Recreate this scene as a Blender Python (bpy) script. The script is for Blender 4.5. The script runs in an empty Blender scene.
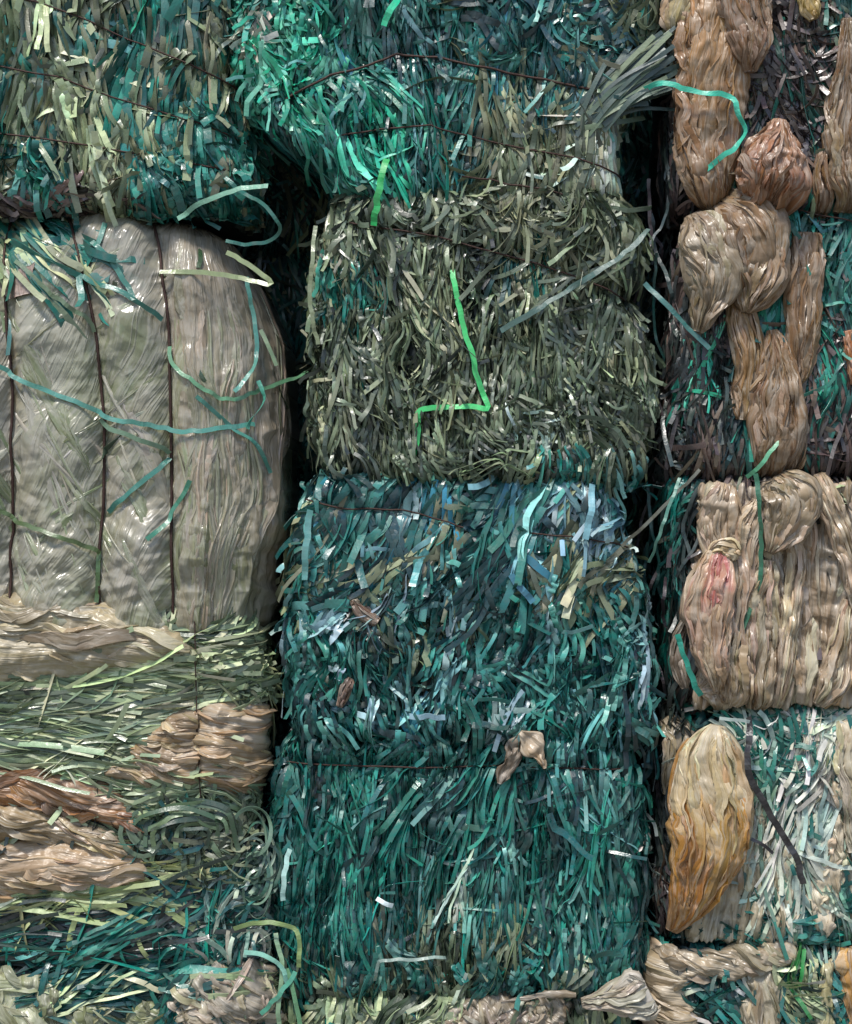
import bpy, math, random
import numpy as np

# ------------------------------------------------------------------ camera, world, sun, exposure
SC = bpy.context.scene
S_ = 0.003                      # metres per layout unit (one unit = one pixel on the plane of the bale fronts)
DIST = 5.0
cam = bpy.data.cameras.new("camera"); camo = bpy.data.objects.new("camera", cam)
SC.collection.objects.link(camo); SC.camera = camo
camo.location = (0, -DIST, 512 * S_); camo.rotation_euler = (math.pi / 2, 0, 0)
cam.sensor_fit = 'HORIZONTAL'; cam.sensor_width = 36
cam.lens = 36 * DIST / (852 * S_)
cam.clip_end = 400; cam.clip_start = 0.05
SUN_EL, SUN_AZ = math.radians(62), math.radians(203)
w = bpy.data.worlds.new("World"); SC.world = w; w.use_nodes = True
nt = w.node_tree; nt.nodes.clear()
sky = nt.nodes.new('ShaderNodeTexSky'); sky.sky_type = 'NISHITA'; sky.sun_disc = False
sky.sun_elevation = SUN_EL; sky.sun_rotation = SUN_AZ
bg = nt.nodes.new('ShaderNodeBackground'); bg.inputs[1].default_value = 0.062
wo = nt.nodes.new('ShaderNodeOutputWorld')
nt.links.new(sky.outputs[0], bg.inputs[0]); nt.links.new(bg.outputs[0], wo.inputs[0])
sl = bpy.data.lights.new("sun", 'SUN'); sl.energy = 1.5; sl.angle = math.radians(11); sl.color = (1, .96, .9)
slo = bpy.data.objects.new("sun", sl); SC.collection.objects.link(slo)
_d = np.array([math.sin(SUN_AZ) * math.cos(SUN_EL), math.cos(SUN_AZ) * math.cos(SUN_EL), math.sin(SUN_EL)])
from mathutils import Vector
slo.rotation_euler = Vector(_d).to_track_quat('Z', 'Y').to_euler()
SC.view_settings.view_transform = 'Standard'; SC.view_settings.look = 'None'
SC.view_settings.gamma = 1; SC.view_settings.exposure = 1.58
SC.cycles.max_bounces = 7; SC.cycles.transparent_max_bounces = 8

rng = np.random.default_rng(7)
PI = math.pi
WARM = np.array([1.03, 1.0, .93])

# ------------------------------------------------------------------ small helpers
def lin(c):
    c = np.asarray(c, float) / 255.0
    return np.where(c <= .04045, c / 12.92, ((c + .055) / 1.055) ** 2.4)

def _h(ix, iy, seed):
    h = (ix.astype(np.int64) * 374761393 + iy.astype(np.int64) * 668265263 + seed * 974634777) & 0xffffffff
    h = ((h ^ (h >> 13)) * 1274126177) & 0xffffffff
    h = h ^ (h >> 16)
    return h.astype(float) / 2147483647.5 - 1.0

def noise(x, y, seed=0):
    x, y = np.broadcast_arrays(np.asarray(x, float), np.asarray(y, float))
    ix, iy = np.floor(x), np.floor(y); fx, fy = x - ix, y - iy
    fx = fx * fx * fx * (fx * (fx * 6 - 15) + 10); fy = fy * fy * fy * (fy * (fy * 6 - 15) + 10)
    a, b = _h(ix, iy, seed), _h(ix + 1, iy, seed); c, d = _h(ix, iy + 1, seed), _h(ix + 1, iy + 1, seed)
    return (a + (b - a) * fx) * (1 - fy) + (c + (d - c) * fx) * fy

def fbm(x, y, seed=0, o=3):
    s = 0; a = 1; t = 0
    for i in range(o):
        s = s + a * noise(x * 2 ** i + 17.3 * i, y * 2 ** i - 9.1 * i, seed + i * 31); t += a; a *= .5
    return s / t

def ridge(x, y, seed=0):
    return 1 - 2 * np.abs(noise(x, y, seed))

def crump(x, y, seed, n=5):
    """faceted crumple: folded plates crossing in random directions"""
    r = np.random.default_rng(seed); s = 0
    for i in range(n):
        a = r.uniform(0, PI); f = r.uniform(.6, 1.6); ph = r.uniform(0, 9)
        q = (x * math.cos(a) + y * math.sin(a)) * f + ph + .7 * noise(x * .8 + i * 7, y * .8, seed + i)
        s = s + np.abs((q % 2) - 1) / f
    return s / n - .5

def W(p):
    """layout units (x right, y down, d towards the viewer) -> metres"""
    p = np.asarray(p, float)
    return np.stack([(p[..., 0] - 426) * S_, -p[..., 2] * S_, (1024 - p[..., 1]) * S_], -1)

def mk(name, V, Q, mat, parent=None, col=None, uv=None, smooth=True):
    """V (n,3) metres, Q (m,4) quads or list of arrays -> one mesh object"""
    me = bpy.data.meshes.new(name)
    V = np.asarray(V, np.float32).reshape(-1, 3); Q = np.asarray(Q, np.int32).reshape(-1, 4)
    me.vertices.add(len(V)); me.vertices.foreach_set("co", V.ravel())
    me.loops.add(Q.size); me.loops.foreach_set("vertex_index", Q.ravel())
    me.polygons.add(len(Q)); me.polygons.foreach_set("loop_start", np.arange(0, Q.size, 4, dtype=np.int32))
    me.polygons.foreach_set("loop_total", np.full(len(Q), 4, np.int32))
    me.polygons.foreach_set("use_smooth", np.full(len(Q), bool(smooth)))
    me.update(calc_edges=True); me.validate()
    if col is not None:
        a = me.attributes.new("Col", 'FLOAT_COLOR', 'POINT'); a.data.foreach_set("color", np.asarray(col, np.float32).ravel())
    if uv is not None:
        uv = np.asarray(uv, np.float32).reshape(-1, 2)
        a = me.attributes.new("fuv", 'FLOAT_VECTOR', 'POINT')
        a.data.foreach_set("vector", np.concatenate([uv, np.zeros((len(uv), 1), np.float32)], 1).ravel())
    o = bpy.data.objects.new(name, me); SC.collection.objects.link(o); me.materials.append(mat)
    if parent is not None:
        o.parent = parent; o.location = -np.array(parent.location)
    return o

def tag(o, label=None, cat=None, group=None, kind=None):
    if label: o['label'] = label
    if cat: o['category'] = cat
    if group: o['group'] = group
    if kind: o['kind'] = kind
    return o

def empty(name, loc):
    o = bpy.data.objects.new(name, None); SC.collection.objects.link(o)
    o.location = loc; o.empty_display_size = .1
    return o

def grid_quads(n, m, wrap_n=False):
    i = np.arange(n if wrap_n else n - 1)[:, None]; j = np.arange(m - 1)[None]
    i2 = (i + 1) % n
    return np.stack([i * m + j, i2 * m + j, i2 * m + j + 1, i * m + j + 1], -1).reshape(-1, 4)

# ------------------------------------------------------------------ materials
def newmat(name):
    m = bpy.data.materials.new(name); m.use_nodes = True; t = m.node_tree; t.nodes.clear()
    out = t.nodes.new('ShaderNodeOutputMaterial'); b = t.nodes.new('ShaderNodeBsdfPrincipled')
    t.links.new(b.outputs[0], out.inputs[0])
    return m, t, b, out

def N(t, kind, **kw):
    n = t.nodes.new(kind)
    for k, v in kw.items():
        if k[0] == 'i' and k[1:].isdigit(): n.inputs[int(k[1:])].default_value = v
        else: setattr(n, k, v)
    return n

def ramp(t, src, a, b, c0, c1):
    r = t.nodes.new('ShaderNodeMapRange'); r.inputs[1].default_value = a; r.inputs[2].default_value = b
    r.inputs[3].default_value = c0; r.inputs[4].default_value = c1
    t.links.new(src, r.inputs[0]); return r.outputs[0]

def strap_mat(name, dirt=.5):
    m, t, b, out = newmat(name)
    at = N(t, 'ShaderNodeAttribute', attribute_name='Col')
    tc = N(t, 'ShaderNodeTexCoord')
    n1 = N(t, 'ShaderNodeTexNoise'); n1.inputs['Scale'].default_value = 55; n1.inputs['Detail'].default_value = 5
    t.links.new(tc.outputs['Object'], n1.inputs['Vector'])
    f = ramp(t, n1.outputs[0], .35, .75, 0, dirt)
    mx = N(t, 'ShaderNodeMix', data_type='RGBA'); mx.inputs[7].default_value = (.09, .085, .07, 1)
    t.links.new(f, mx.inputs[0]); t.links.new(at.outputs['Color'], mx.inputs[6])
    t.links.new(mx.outputs[2], b.inputs['Base Color'])
    rr = ramp(t, at.outputs['Alpha'], 0, 1, .2, .46)
    ad = N(t, 'ShaderNodeMath', operation='ADD'); t.links.new(rr, ad.inputs[0])
    t.links.new(ramp(t, n1.outputs[0], .3, .8, -.05, .25), ad.inputs[1]); t.links.new(ad.outputs[0], b.inputs['Roughness'])
    b.inputs['Specular IOR Level'].default_value = .62
    n2 = N(t, 'ShaderNodeTexNoise'); n2.inputs['Scale'].default_value = 140; n2.inputs['Detail'].default_value = 2
    t.links.new(tc.outputs['Object'], n2.inputs['Vector'])
    bp = N(t, 'ShaderNodeBump'); bp.inputs['Strength'].default_value = .22; bp.inputs['Distance'].default_value = .004
    t.links.new(n2.outputs[0], bp.inputs['Height']); t.links.new(bp.outputs[0], b.inputs['Normal'])
    return m

def film_mat(name, thin=0.0, pale=.5, r0=.27, r1=.46, spec=.65):
    m, t, b, out = newmat(name)
    at = N(t, 'ShaderNodeAttribute', attribute_name='Col'); uv = N(t, 'ShaderNodeAttribute', attribute_name='fuv')
    mp = N(t, 'ShaderNodeMapping'); mp.inputs['Scale'].default_value = (1, .22, 1)
    t.links.new(uv.outputs['Vector'], mp.inputs['Vector'])
    big = N(t, 'ShaderNodeTexNoise'); big.inputs['Scale'].default_value = 7; big.inputs['Detail'].default_value = 6
    big.inputs['Distortion'].default_value = .6
    t.links.new(uv.outputs['Vector'], big.inputs['Vector'])
    def streak(scale, sq, rot, dist=1.2):
        mp_ = N(t, 'ShaderNodeMapping'); mp_.inputs['Rotation'].default_value = (0, 0, rot); mp_.inputs['Scale'].default_value = (1, sq, 1)
        t.links.new(uv.outputs['Vector'], mp_.inputs['Vector'])
        n_ = N(t, 'ShaderNodeTexNoise'); n_.inputs['Scale'].default_value = scale; n_.inputs['Detail'].default_value = 3
        n_.inputs['Distortion'].default_value = dist; t.links.new(mp_.outputs[0], n_.inputs['Vector'])
        s_ = N(t, 'ShaderNodeMath', operation='SUBTRACT'); s_.inputs[1].default_value = .5; t.links.new(n_.outputs[0], s_.inputs[0])
        a_ = N(t, 'ShaderNodeMath', operation='ABSOLUTE'); t.links.new(s_.outputs[0], a_.inputs[0])
        return n_.outputs[0], ramp(t, a_.outputs[0], 0, .05, 1, 0)
    sA, lA = streak(60, .1, 0, .3); sB, lB = streak(30, .1, .5, .3); sC, lC = streak(24, .14, -.6, .3); sD, lD = streak(120, .12, .06, .2)
    # dust and soil held in the film (its own dirt), stress-whitened creases
    mx = N(t, 'ShaderNodeMix', data_type='RGBA', blend_type='MULTIPLY'); mx.inputs[7].default_value = (.5, .45, .37, 1)
    t.links.new(ramp(t, big.outputs[0], .4, .7, 0, .75), mx.inputs[0]); t.links.new(at.outputs['Color'], mx.inputs[6])
    mk_ = ramp(t, big.outputs[0], .35, .6, 1, .25)
    l1 = N(t, 'ShaderNodeMath', operation='MAXIMUM'); t.links.new(lB, l1.inputs[0]); t.links.new(lC, l1.inputs[1])
    l2 = N(t, 'ShaderNodeMath', operation='MAXIMUM'); t.links.new(l1.outputs[0], l2.inputs[0]); t.links.new(lA, l2.inputs[1])
    l3 = N(t, 'ShaderNodeMath', operation='MULTIPLY'); t.links.new(l2.outputs[0], l3.inputs[0]); t.links.new(mk_, l3.inputs[1])
    l4 = N(t, 'ShaderNodeMath', operation='MULTIPLY'); t.links.new(l3.outputs[0], l4.inputs[0]); l4.inputs[1].default_value = pale
    m2 = N(t, 'ShaderNodeMix', data_type='RGBA'); m2.inputs[7].default_value = (.62, .58, .5, 1)
    t.links.new(l4.outputs[0], m2.inputs[0]); t.links.new(mx.outputs[2], m2.inputs[6])
    t.links.new(m2.outputs[2], b.inputs['Base Color'])
    t.links.new(ramp(t, sB, .35, .65, r0, r1), b.inputs['Roughness'])
    b.inputs['Specular IOR Level'].default_value = spec
    ha = N(t, 'ShaderNodeMath', operation='ADD'); t.links.new(sA, ha.inputs[0]); t.links.new(sD, ha.inputs[1])
    hb = N(t, 'ShaderNodeMath', operation='ADD'); t.links.new(ha.outputs[0], hb.inputs[0]); t.links.new(l1.outputs[0], hb.inputs[1])
    bp = N(t, 'ShaderNodeBump'); bp.inputs['Strength'].default_value = .45; bp.inputs['Distance'].default_value = .005
    t.links.new(hb.outputs[0], bp.inputs['Height'])
    vo = N(t, 'ShaderNodeTexVoronoi', feature='DISTANCE_TO_EDGE'); vo.inputs['Scale'].default_value = 26
    nz = N(t, 'ShaderNodeVectorMath', operation='SCALE'); nz.inputs['Scale'].default_value = .05
    t.links.new(big.outputs[1], nz.inputs[0]); av = N(t, 'ShaderNodeVectorMath', operation='ADD')
    t.links.new(uv.outputs['Vector'], av.inputs[0]); t.links.new(nz.outputs[0], av.inputs[1]); t.links.new(av.outputs[0], vo.inputs['Vector'])
    bq = N(t, 'ShaderNodeBump', invert=True); bq.inputs['Strength'].default_value = .12; bq.inputs['Distance'].default_value = .006
    t.links.new(ramp(t, vo.outputs[0], 0, .25, 0, 1), bq.inputs['Height']); t.links.new(bp.outputs[0], bq.inputs['Normal'])
    t.links.new(bq.outputs[0], b.inputs['Normal'])
    tr = N(t, 'ShaderNodeBsdfTranslucent'); t.links.new(at.outputs['Color'], tr.inputs[0])
    ms = N(t, 'ShaderNodeMixShader'); ms.inputs[0].default_value = .22
    t.links.new(b.outputs[0], ms.inputs[1]); t.links.new(tr.outputs[0], ms.inputs[2])
    last = ms
    if thin:
        tp = N(t, 'ShaderNodeBsdfTransparent'); m3 = N(t, 'ShaderNodeMixShader')
        t.links.new(ramp(t, big.outputs[0], .35, .62, thin, 0), m3.inputs[0])
        t.links.new(ms.outputs[0], m3.inputs[1]); t.links.new(tp.outputs[0], m3.inputs[2]); last = m3
    t.links.new(last.outputs[0], out.inputs[0])
    return m

def plain_mat(name, c, rough=.8, n=0.4, scale=30, spec=.3, metal=0):
    m, t, b, out = newmat(name)
    tc = N(t, 'ShaderNodeTexCoord'); n1 = N(t, 'ShaderNodeTexNoise'); n1.inputs['Scale'].default_value = scale; n1.inputs['Detail'].default_value = 6
    t.links.new(tc.outputs['Object'], n1.inputs['Vector'])
    mx = N(t, 'ShaderNodeMix', data_type='RGBA'); c = lin(c)
    mx.inputs[6].default_value = (*(c * (1 - n)), 1); mx.inputs[7].default_value = (*np.minimum(c * (1 + n), 1), 1)
    t.links.new(n1.outputs[0], mx.inputs[0]); t.links.new(mx.outputs[2], b.inputs['Base Color'])
    b.inputs['Roughness'].default_value = rough; b.inputs['Specular IOR Level'].default_value = spec; b.inputs['Metallic'].default_value = metal
    bp = N(t, 'ShaderNodeBump'); bp.inputs['Strength'].default_value = .5; bp.inputs['Distance'].default_value = .004
    t.links.new(n1.outputs[0], bp.inputs['Height']); t.links.new(bp.outputs[0], b.inputs['Normal'])
    return m

M_STRAP = strap_mat("plastic strapping", .34)
M_CLEAN = strap_mat("clean strapping", .12)
M_FILM = film_mat("plastic film")
M_WRAP = film_mat("stretch film", thin=.5, pale=.8, r0=.15, r1=.34, spec=.8)
M_CORE = plain_mat("compressed core", (34, 44, 40), .8, .5, 40)
M_WIRE = plain_mat("rusty wire", (62, 44, 38), .6, .5, 200, .4, .4)
M_WALL = plain_mat("shed wall", (70, 74, 76), .9, .3, 6)
M_GROUND = plain_mat("concrete ground", (120, 118, 112), .9, .25, 4)

# ------------------------------------------------------------------ the bale surface
class Bale:
    def __init__(b, name, label, x0, x1, y0, y1, R=40, Rv=30, edge=None, deep=250, top=None, seed=1, fill='strap', bulge=6, back=0, left=None, Rb=None):
        b.Rb = Rb or Rv
        b.x0, b.x1, b.y0, b.y1, b.R, b.Rv, b.deep, b.seed, b.bulge, b.back = x0, x1, y0, y1, R, Rv, deep, seed, bulge, back
        b.cx = (x0 + x1) / 2; b.edge = edge; b.left = left; b.pinch = []
        b.root = empty(name, tuple(W((b.cx, y1, -deep / 2))))
        tag(b.root, label, 'bale', 'plastic waste bales stacked against the shed wall')
        b.n = 0
    def hw(b, v, s):
        base = np.where(s > 0, b.x1 - b.cx, b.cx - b.x0).astype(float)
        if b.edge is not None:
            e = np.interp(v, [p[0] for p in b.edge], [p[1] for p in b.edge]) - b.cx
            base = np.where(s > 0, e, base)
        if b.left is not None:
            e = b.cx - np.interp(v, [p[0] for p in b.left], [p[1] for p in b.left])
            base = np.where(s < 0, e, base)
        return base + 4 * noise(v / 28, s * 3.7, b.seed + 5)
    def S(b, u, v):
        s = np.where(u < 0, -1, 1); a = np.abs(u); w_ = b.hw(v, s); R = np.minimum(b.R, w_ * .9)
        flat = w_ - R; ph = np.clip((a - flat) / R, 0, PI / 2)
        x = np.where(a < flat, a, flat + R * np.sin(ph))
        d = -(R - R * np.cos(ph)) - np.maximum(a - flat - R * PI / 2, 0)
        e = np.clip(np.minimum((v - b.y0) / b.Rv, (b.y1 - v) / b.Rb), 0, 1); Rv_ = np.where(v - b.y0 < b.y1 - v, b.Rv, b.Rb)
        k = 1 - np.sqrt(np.clip(1 - (1 - e) ** 2, 0, 1))
        d = d - Rv_ * k; x = x * (1 - .02 * k)
        X = b.cx + s * x
        d = d + b.bulge * fbm(X / 70, v / 55, b.seed, 2) - b.back
        for (pts, dep, sg) in b.pinch:
            d = d - dep * np.exp(-(polydist(X, v, pts) / sg) ** 2)
        return np.stack([X, v + 0 * x, d], -1)
    def Nrm(b, u, v):
        a = b.S(u + 3, v) - b.S(u - 3, v); c = b.S(u, v + 3) - b.S(u, v - 3)
        n = np.cross(a, c)                                  # outward all the way round
        return n / (np.linalg.norm(n, axis=-1, keepdims=True) + 1e-9)
    def U(b, x, v):
        s = np.where(x < b.cx, -1, 1); a = np.abs(x - b.cx); w_ = b.hw(v, s); R = np.minimum(b.R, w_ * .9); flat = w_ - R
        return s * np.where(a < flat, a, flat + R * np.arcsin(np.clip((a - flat) / R, 0, 1)))
    def core(b, inset=9, mat=None):
        nv = 24; vs = np.concatenate([[b.y0 + 1], np.linspace(b.y0 + 4, b.y1 - 4, nv - 2), [b.y1 - 1]])
        nu = 44; rows = []
        for v in vs:
            wr = float(b.hw(np.array(v), np.array(1))); wl = float(b.hw(np.array(v), np.array(-1)))
            k = PI / 2 - 1
            u = np.linspace(-(wl + b.R * k + b.deep - b.R), wr + b.R * k + b.deep - b.R, nu)
            p = b.S(u, v + 0 * u) - b.Nrm(u, v + 0 * u) * inset
            p[:, 2] = np.maximum(p[:, 2], -b.deep - b.back)
            rows.append(p)
        P = np.stack(rows, 1)                                 # nu, nv
        Q = grid_quads(nu, nv, True)
        V = P.reshape(-1, 3)
        caps = []
        for j in (0, nv - 1):
            for i in range(nu // 2 - 1):
                caps.append([i * nv + j, (i + 1) * nv + j, (nu - 2 - i) * nv + j, (nu - 1 - i) * nv + j])
        return mk('packed_core', W(V), np.concatenate([Q, caps]), mat or M_CORE, b.root)
    def wire(b, pts, r=.7, lift=2.5, lab=None, wob=.8):
        pts = np.array(pts, float); p = resample(pts, 5)
        p[:, 0] += wob * noise(np.arange(len(p)) * .5, b.n + 3.3, 4); p[:, 1] += wob * noise(np.arange(len(p)) * .5, b.n + 8.3, 9)
        u = b.U(p[:, 0], p[:, 1]); q = b.S(u, p[:, 1]) + b.Nrm(u, p[:, 1]) * lift
        o = tube('baling_wire', q, r, M_WIRE, b.root); b.n += 1
        if lab: o['label'] = lab
        return o

def polydist(x, y, pts):
    best = np.full(np.broadcast(x, y).shape, 1e9)
    for (ax, ay), (bx, by) in zip(pts[:-1], pts[1:]):
        L2 = (bx - ax) ** 2 + (by - ay) ** 2
        t = np.clip(((x - ax) * (bx - ax) + (y - ay) * (by - ay)) / L2, 0, 1)
        best = np.minimum(best, np.hypot(x - ax - t * (bx - ax), y - ay - t * (by - ay)))
    return best

def inpoly(x, y, poly):
    r = np.zeros(x.shape, bool); n = len(poly)
    for i in range(n):
        x1, y1 = poly[i]; x2, y2 = poly[(i + 1) % n]
        c = ((y1 > y) != (y2 > y)) & (x < (x2 - x1) * (y - y1) / (y2 - y1 + 1e-9) + x1)
        r ^= c
    return r

def resample(p, step, smooth=True):
    p = np.asarray(p, float)
    if smooth and len(p) > 2:                          # Catmull-Rom through the points
        q = np.vstack([2 * p[0] - p[1], p, 2 * p[-1] - p[-2]]); out = []
        for i in range(1, len(q) - 2):
            t = np.linspace(0, 1, 12, endpoint=False)[:, None]
            a, b_, c, d = q[i - 1], q[i], q[i + 1], q[i + 2]
            out.append(.5 * (2 * b_ + (c - a) * t + (2 * a - 5 * b_ + 4 * c - d) * t ** 2 + (3 * b_ - a - 3 * c + d) * t ** 3))
        p = np.vstack(out + [p[-1:]])
    L = np.concatenate([[0], np.cumsum(np.linalg.norm(np.diff(p, axis=0), axis=1))])
    n = max(3, int(L[-1] / step) + 1); s = np.linspace(0, L[-1], n)
    return np.stack([np.interp(s, L, p[:, k]) for k in range(p.shape[1])], 1)

def unit(a): return a / (np.linalg.norm(a, axis=-1, keepdims=True) + 1e-9)

def tube(name, q, r, mat, parent=None, col=None):
    T = unit(np.gradient(q, axis=0)); up = np.array([.3, .2, 1.0]); A = unit(np.cross(T, up)); B = np.cross(T, A)
    k = 6; th = np.linspace(0, 2 * PI, k, endpoint=False); tw = np.arange(len(q))[:, None] * .5
    ring = q[:, None] + r * (np.cos(th + tw)[..., None] * A[:, None] + np.sin(th + tw)[..., None] * B[:, None])
    V = ring.reshape(-1, 3); n = len(q); Q = []
    i = np.arange(n - 1)[:, None]; j = np.arange(k)[None]; j2 = (j + 1) % k
    Q = np.stack([i * k + j, i * k + j2, (i + 1) * k + j2, (i + 1) * k + j], -1).reshape(-1, 4)
    caps = [[0, 1, 2, 3], [0, 3, 4, 5]]; o = (n - 1) * k; caps += [[o + 3, o + 2, o + 1, o], [o + 5, o + 4, o + 3, o]]
    return mk(name, W(V), np.concatenate([Q, caps]), mat, parent, col)

# ------------------------------------------------------------------ straps
def pick(pal, x, y, n, r):
    wts = np.array([p[1] for p in pal], float); wts /= wts.sum()
    c = lin(np.array([p[0] for p in pal]))
    i = r.choice(len(pal), n, p=wts)
    return c[i]

def gen_straps(b, P, r):
    """straps of one patch as arrays: centre lines (N,K,3), side vectors, normals, half widths, colours"""
    poly = P['poly']; xs = [p[0] for p in poly]; ys = [p[1] for p in poly]
    cl = int(P['n'] / 4) + 1
    X = r.uniform(min(xs), max(xs), cl * 6); Y = r.uniform(min(ys), max(ys), cl * 6)
    ok = inpoly(X, Y, poly); X, Y = X[ok][:cl], Y[ok][:cl]; cl = len(X)
    mem = r.integers(1, 8, cl); idx = np.repeat(np.arange(cl), mem); n = len(idx)
    X, Y = X[idx], Y[idx]
    Lr = P.get('L', (25, 80)); L = np.exp(r.uniform(np.log(Lr[0]), np.log(Lr[1]), cl))[idx] * r.uniform(.7, 1.3, n) * P.get('lm', 1.6)
    ws = P.get('w', (3.0, 5.5)); wd = r.uniform(*ws, cl)[idx] * r.uniform(.85, 1.15, n)
    base = math.radians(P.get('ang', 0)); amp = math.radians(P.get('amp', 22)); sc = P.get('sc', 45)
    coff = r.normal(0, math.radians(P.get('cvar', 9)), cl)
    wild = r.random(cl) < P.get('wild', .08); coff = np.where(wild, r.uniform(-1.1, 1.1, cl), coff)
    off = coff[idx] + r.normal(0, math.radians(3), n)
    def field(x, y):
        a = base + amp * fbm(x / (sc * 1.3), y / (sc * 1.5), b.seed * 7 + 3, 2) * 1.4
        for (sx, sy, sr, k) in P.get('swirl', []):
            dx, dy = x - sx, y - sy; rr = np.hypot(dx, dy) + 1e-3
            ta = np.arctan2(dy, -dx)                        # tangential direction
            ta = (ta + PI / 2) % PI - PI / 2
            a = a + (ta - a) * np.exp(-(rr / sr) ** 4) * k
        if 'fan' in P:
            fx, fy, k = P['fan']; a = a * (1 - k) + np.arctan2((x - fx), (y - fy)) * k
        return a
    L = np.where(wild[idx], L * .6, L)
    perp = r.normal(0, P.get('spread', 5.0), n); th = field(X, Y) + off
    al = r.normal(0, .22, n) * L
    x = X + np.cos(th) * perp + np.sin(th) * (al - L / 2); y = Y - np.sin(th) * perp + np.cos(th) * (al - L / 2)
    K = P.get('K', 12); ds = L / (K - 1)
    xx = np.zeros((n, K)); yy = np.zeros((n, K)); cur = (r.normal(0, P.get('curl', .02), cl)[idx] + r.normal(0, .02, n))
    kink = (r.random(n) < P.get('kink', .12)); kk = r.integers(2, K - 2, n); ka = r.choice([-1, 1], n) * r.uniform(.4, 2.0, n)
    ph = r.uniform(0, 6.28, cl)[idx] + r.normal(0, .4, n); fr = r.uniform(.5, 2.2, cl)[idx]
    add = np.zeros(n)
    for k in range(K):
        xx[:, k] = x; yy[:, k] = y
        t = k / (K - 1)
        add = add + cur; add = np.where(kink & (kk == k), add + ka, add)
        a = field(x, y) + off + add + P.get('wav', .12) * np.sin(ph + fr * 6.28 * t)
        x = x + np.sin(a) * ds; y = y + np.cos(a) * ds
    if P.get('clip', True):
        yy = np.clip(yy, b.y0 - 3 + 3 * r.random((n, 1)), b.y1 + 3 - 4 * r.random((n, 1)))
        yy += r.normal(0, .3, yy.shape)
    # x is treated as arc length on the flanks so that straps wrap round the edges of the bale
    if P.get('wrap', True):
        u = xx - b.cx
    else:
        u = b.U(xx, yy)
    t = np.linspace(0, 1, K)[None]
    lay = r.random(cl)[idx] * .75 + r.random(n) * .25
    h0, h1 = P.get('h', (-9, 3)); h = (h0 + (h1 - h0) * lay)[:, None]
    A = P.get('ripple', 2.2) * .7
    h = h + A * np.sin(ph[:, None] * 1.7 + fr[:, None] * 6.28 * t * 1.5) * r.uniform(.3, 1, (n, 1)) + 1.0 * noise(xx / 14, yy / 14, b.seed + 77)
    h = h - (r.random(n) < .85)[:, None] * 7 * np.abs(2 * t - 1) ** 4
    stick = (r.random(n) < (P.get('stray', .05) + .04))[:, None]
    h = h + stick * r.uniform(4, 20, (n, 1)) * np.abs(t - .4) ** 2 * 3
    pos = b.S(u, yy); nn = b.Nrm(u, yy); pos = pos + nn * h[..., None]
    T = unit(np.gradient(pos, axis=1)); side = unit(np.cross(T, nn)); up = np.cross(side, T)
    rv = P.get('roll', .75)
    roll = (r.normal(0, rv, cl)[idx] + r.normal(0, .2, n))[:, None] + .28 * np.sin(ph[:, None] + t * 4 * fr[:, None]) + .3 * r.normal(0, 1, (n, 1)) * t
    B = side * np.cos(roll)[..., None] + up * np.sin(roll)[..., None]
    Nn = np.cross(T, B); Nn = Nn * np.where((Nn * nn).sum(-1, keepdims=True) < 0, -1, 1)
    # colour: regional clumps of one colour, members vary a little
    cx, cy = X, Y
    sel = noise(cx / P.get('csc', 30) + 50, cy / P.get('csc', 30), b.seed * 13 + 1)
    c1 = pick(P['pal'], 0, 0, cl, r)[idx]
    if 'pal2' in P:
        c2 = pick(P['pal2'], 0, 0, cl, r)[idx]; c1 = np.where((sel > P.get('cut', .15))[:, None], c2, c1)
    for (bx, by, br, pal) in P.get('blobs', []):
        m = (np.hypot(cx - bx, cy - by) < br * (1 + .5 * sel)) & (r.random(n) < .85)
        c3 = pick(pal, 0, 0, cl, r)[idx]; c1 = np.where(m[:, None], c3, c1)
    c1 = c1 * np.exp(r.normal(0, .25, (cl, 1)))[idx] * np.exp(r.normal(0, .12, (n, 1)))
    c1 = c1 * (1 + r.normal(0, .05, (n, 3)))
    col = np.concatenate([np.clip(c1, 0, .8), r.random((cl, 1))[idx]], 1)
    rank = h.mean(1) + L * .05 - 4 * wild[idx] + np.abs(np.cos(roll)).mean(1) * 3 + r.normal(0, 1.5, n)
    return dict(P=pos, B=B, N=Nn, w=wd / 2, col=col, rank=rank)

def strap_fill(g, keep, bow=.07):
    P, B, Nn, w_ = g['P'][keep], g['B'][keep], g['N'][keep], g['w'][keep]
    n, K = P.shape[:2]; ww = w_[:, None, None]
    V = np.stack([P - B * ww, P + Nn * ww * bow, P + B * ww], 2)          # n,K,3,3
    col = np.broadcast_to(g['col'][keep][:, None, None, :], (n, K, 3, 4))
    q = []
    i = np.arange(n)[:, None, None]; k = np.arange(K - 1)[None, :, None]; j = np.arange(2)[None, None]
    f = (i * K + k) * 3 + j
    Q = np.stack([f, f + 1, f + 4, f + 3], -1).reshape(-1, 4)
    return V.reshape(-1, 3), Q, col.reshape(-1, 4)

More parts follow.
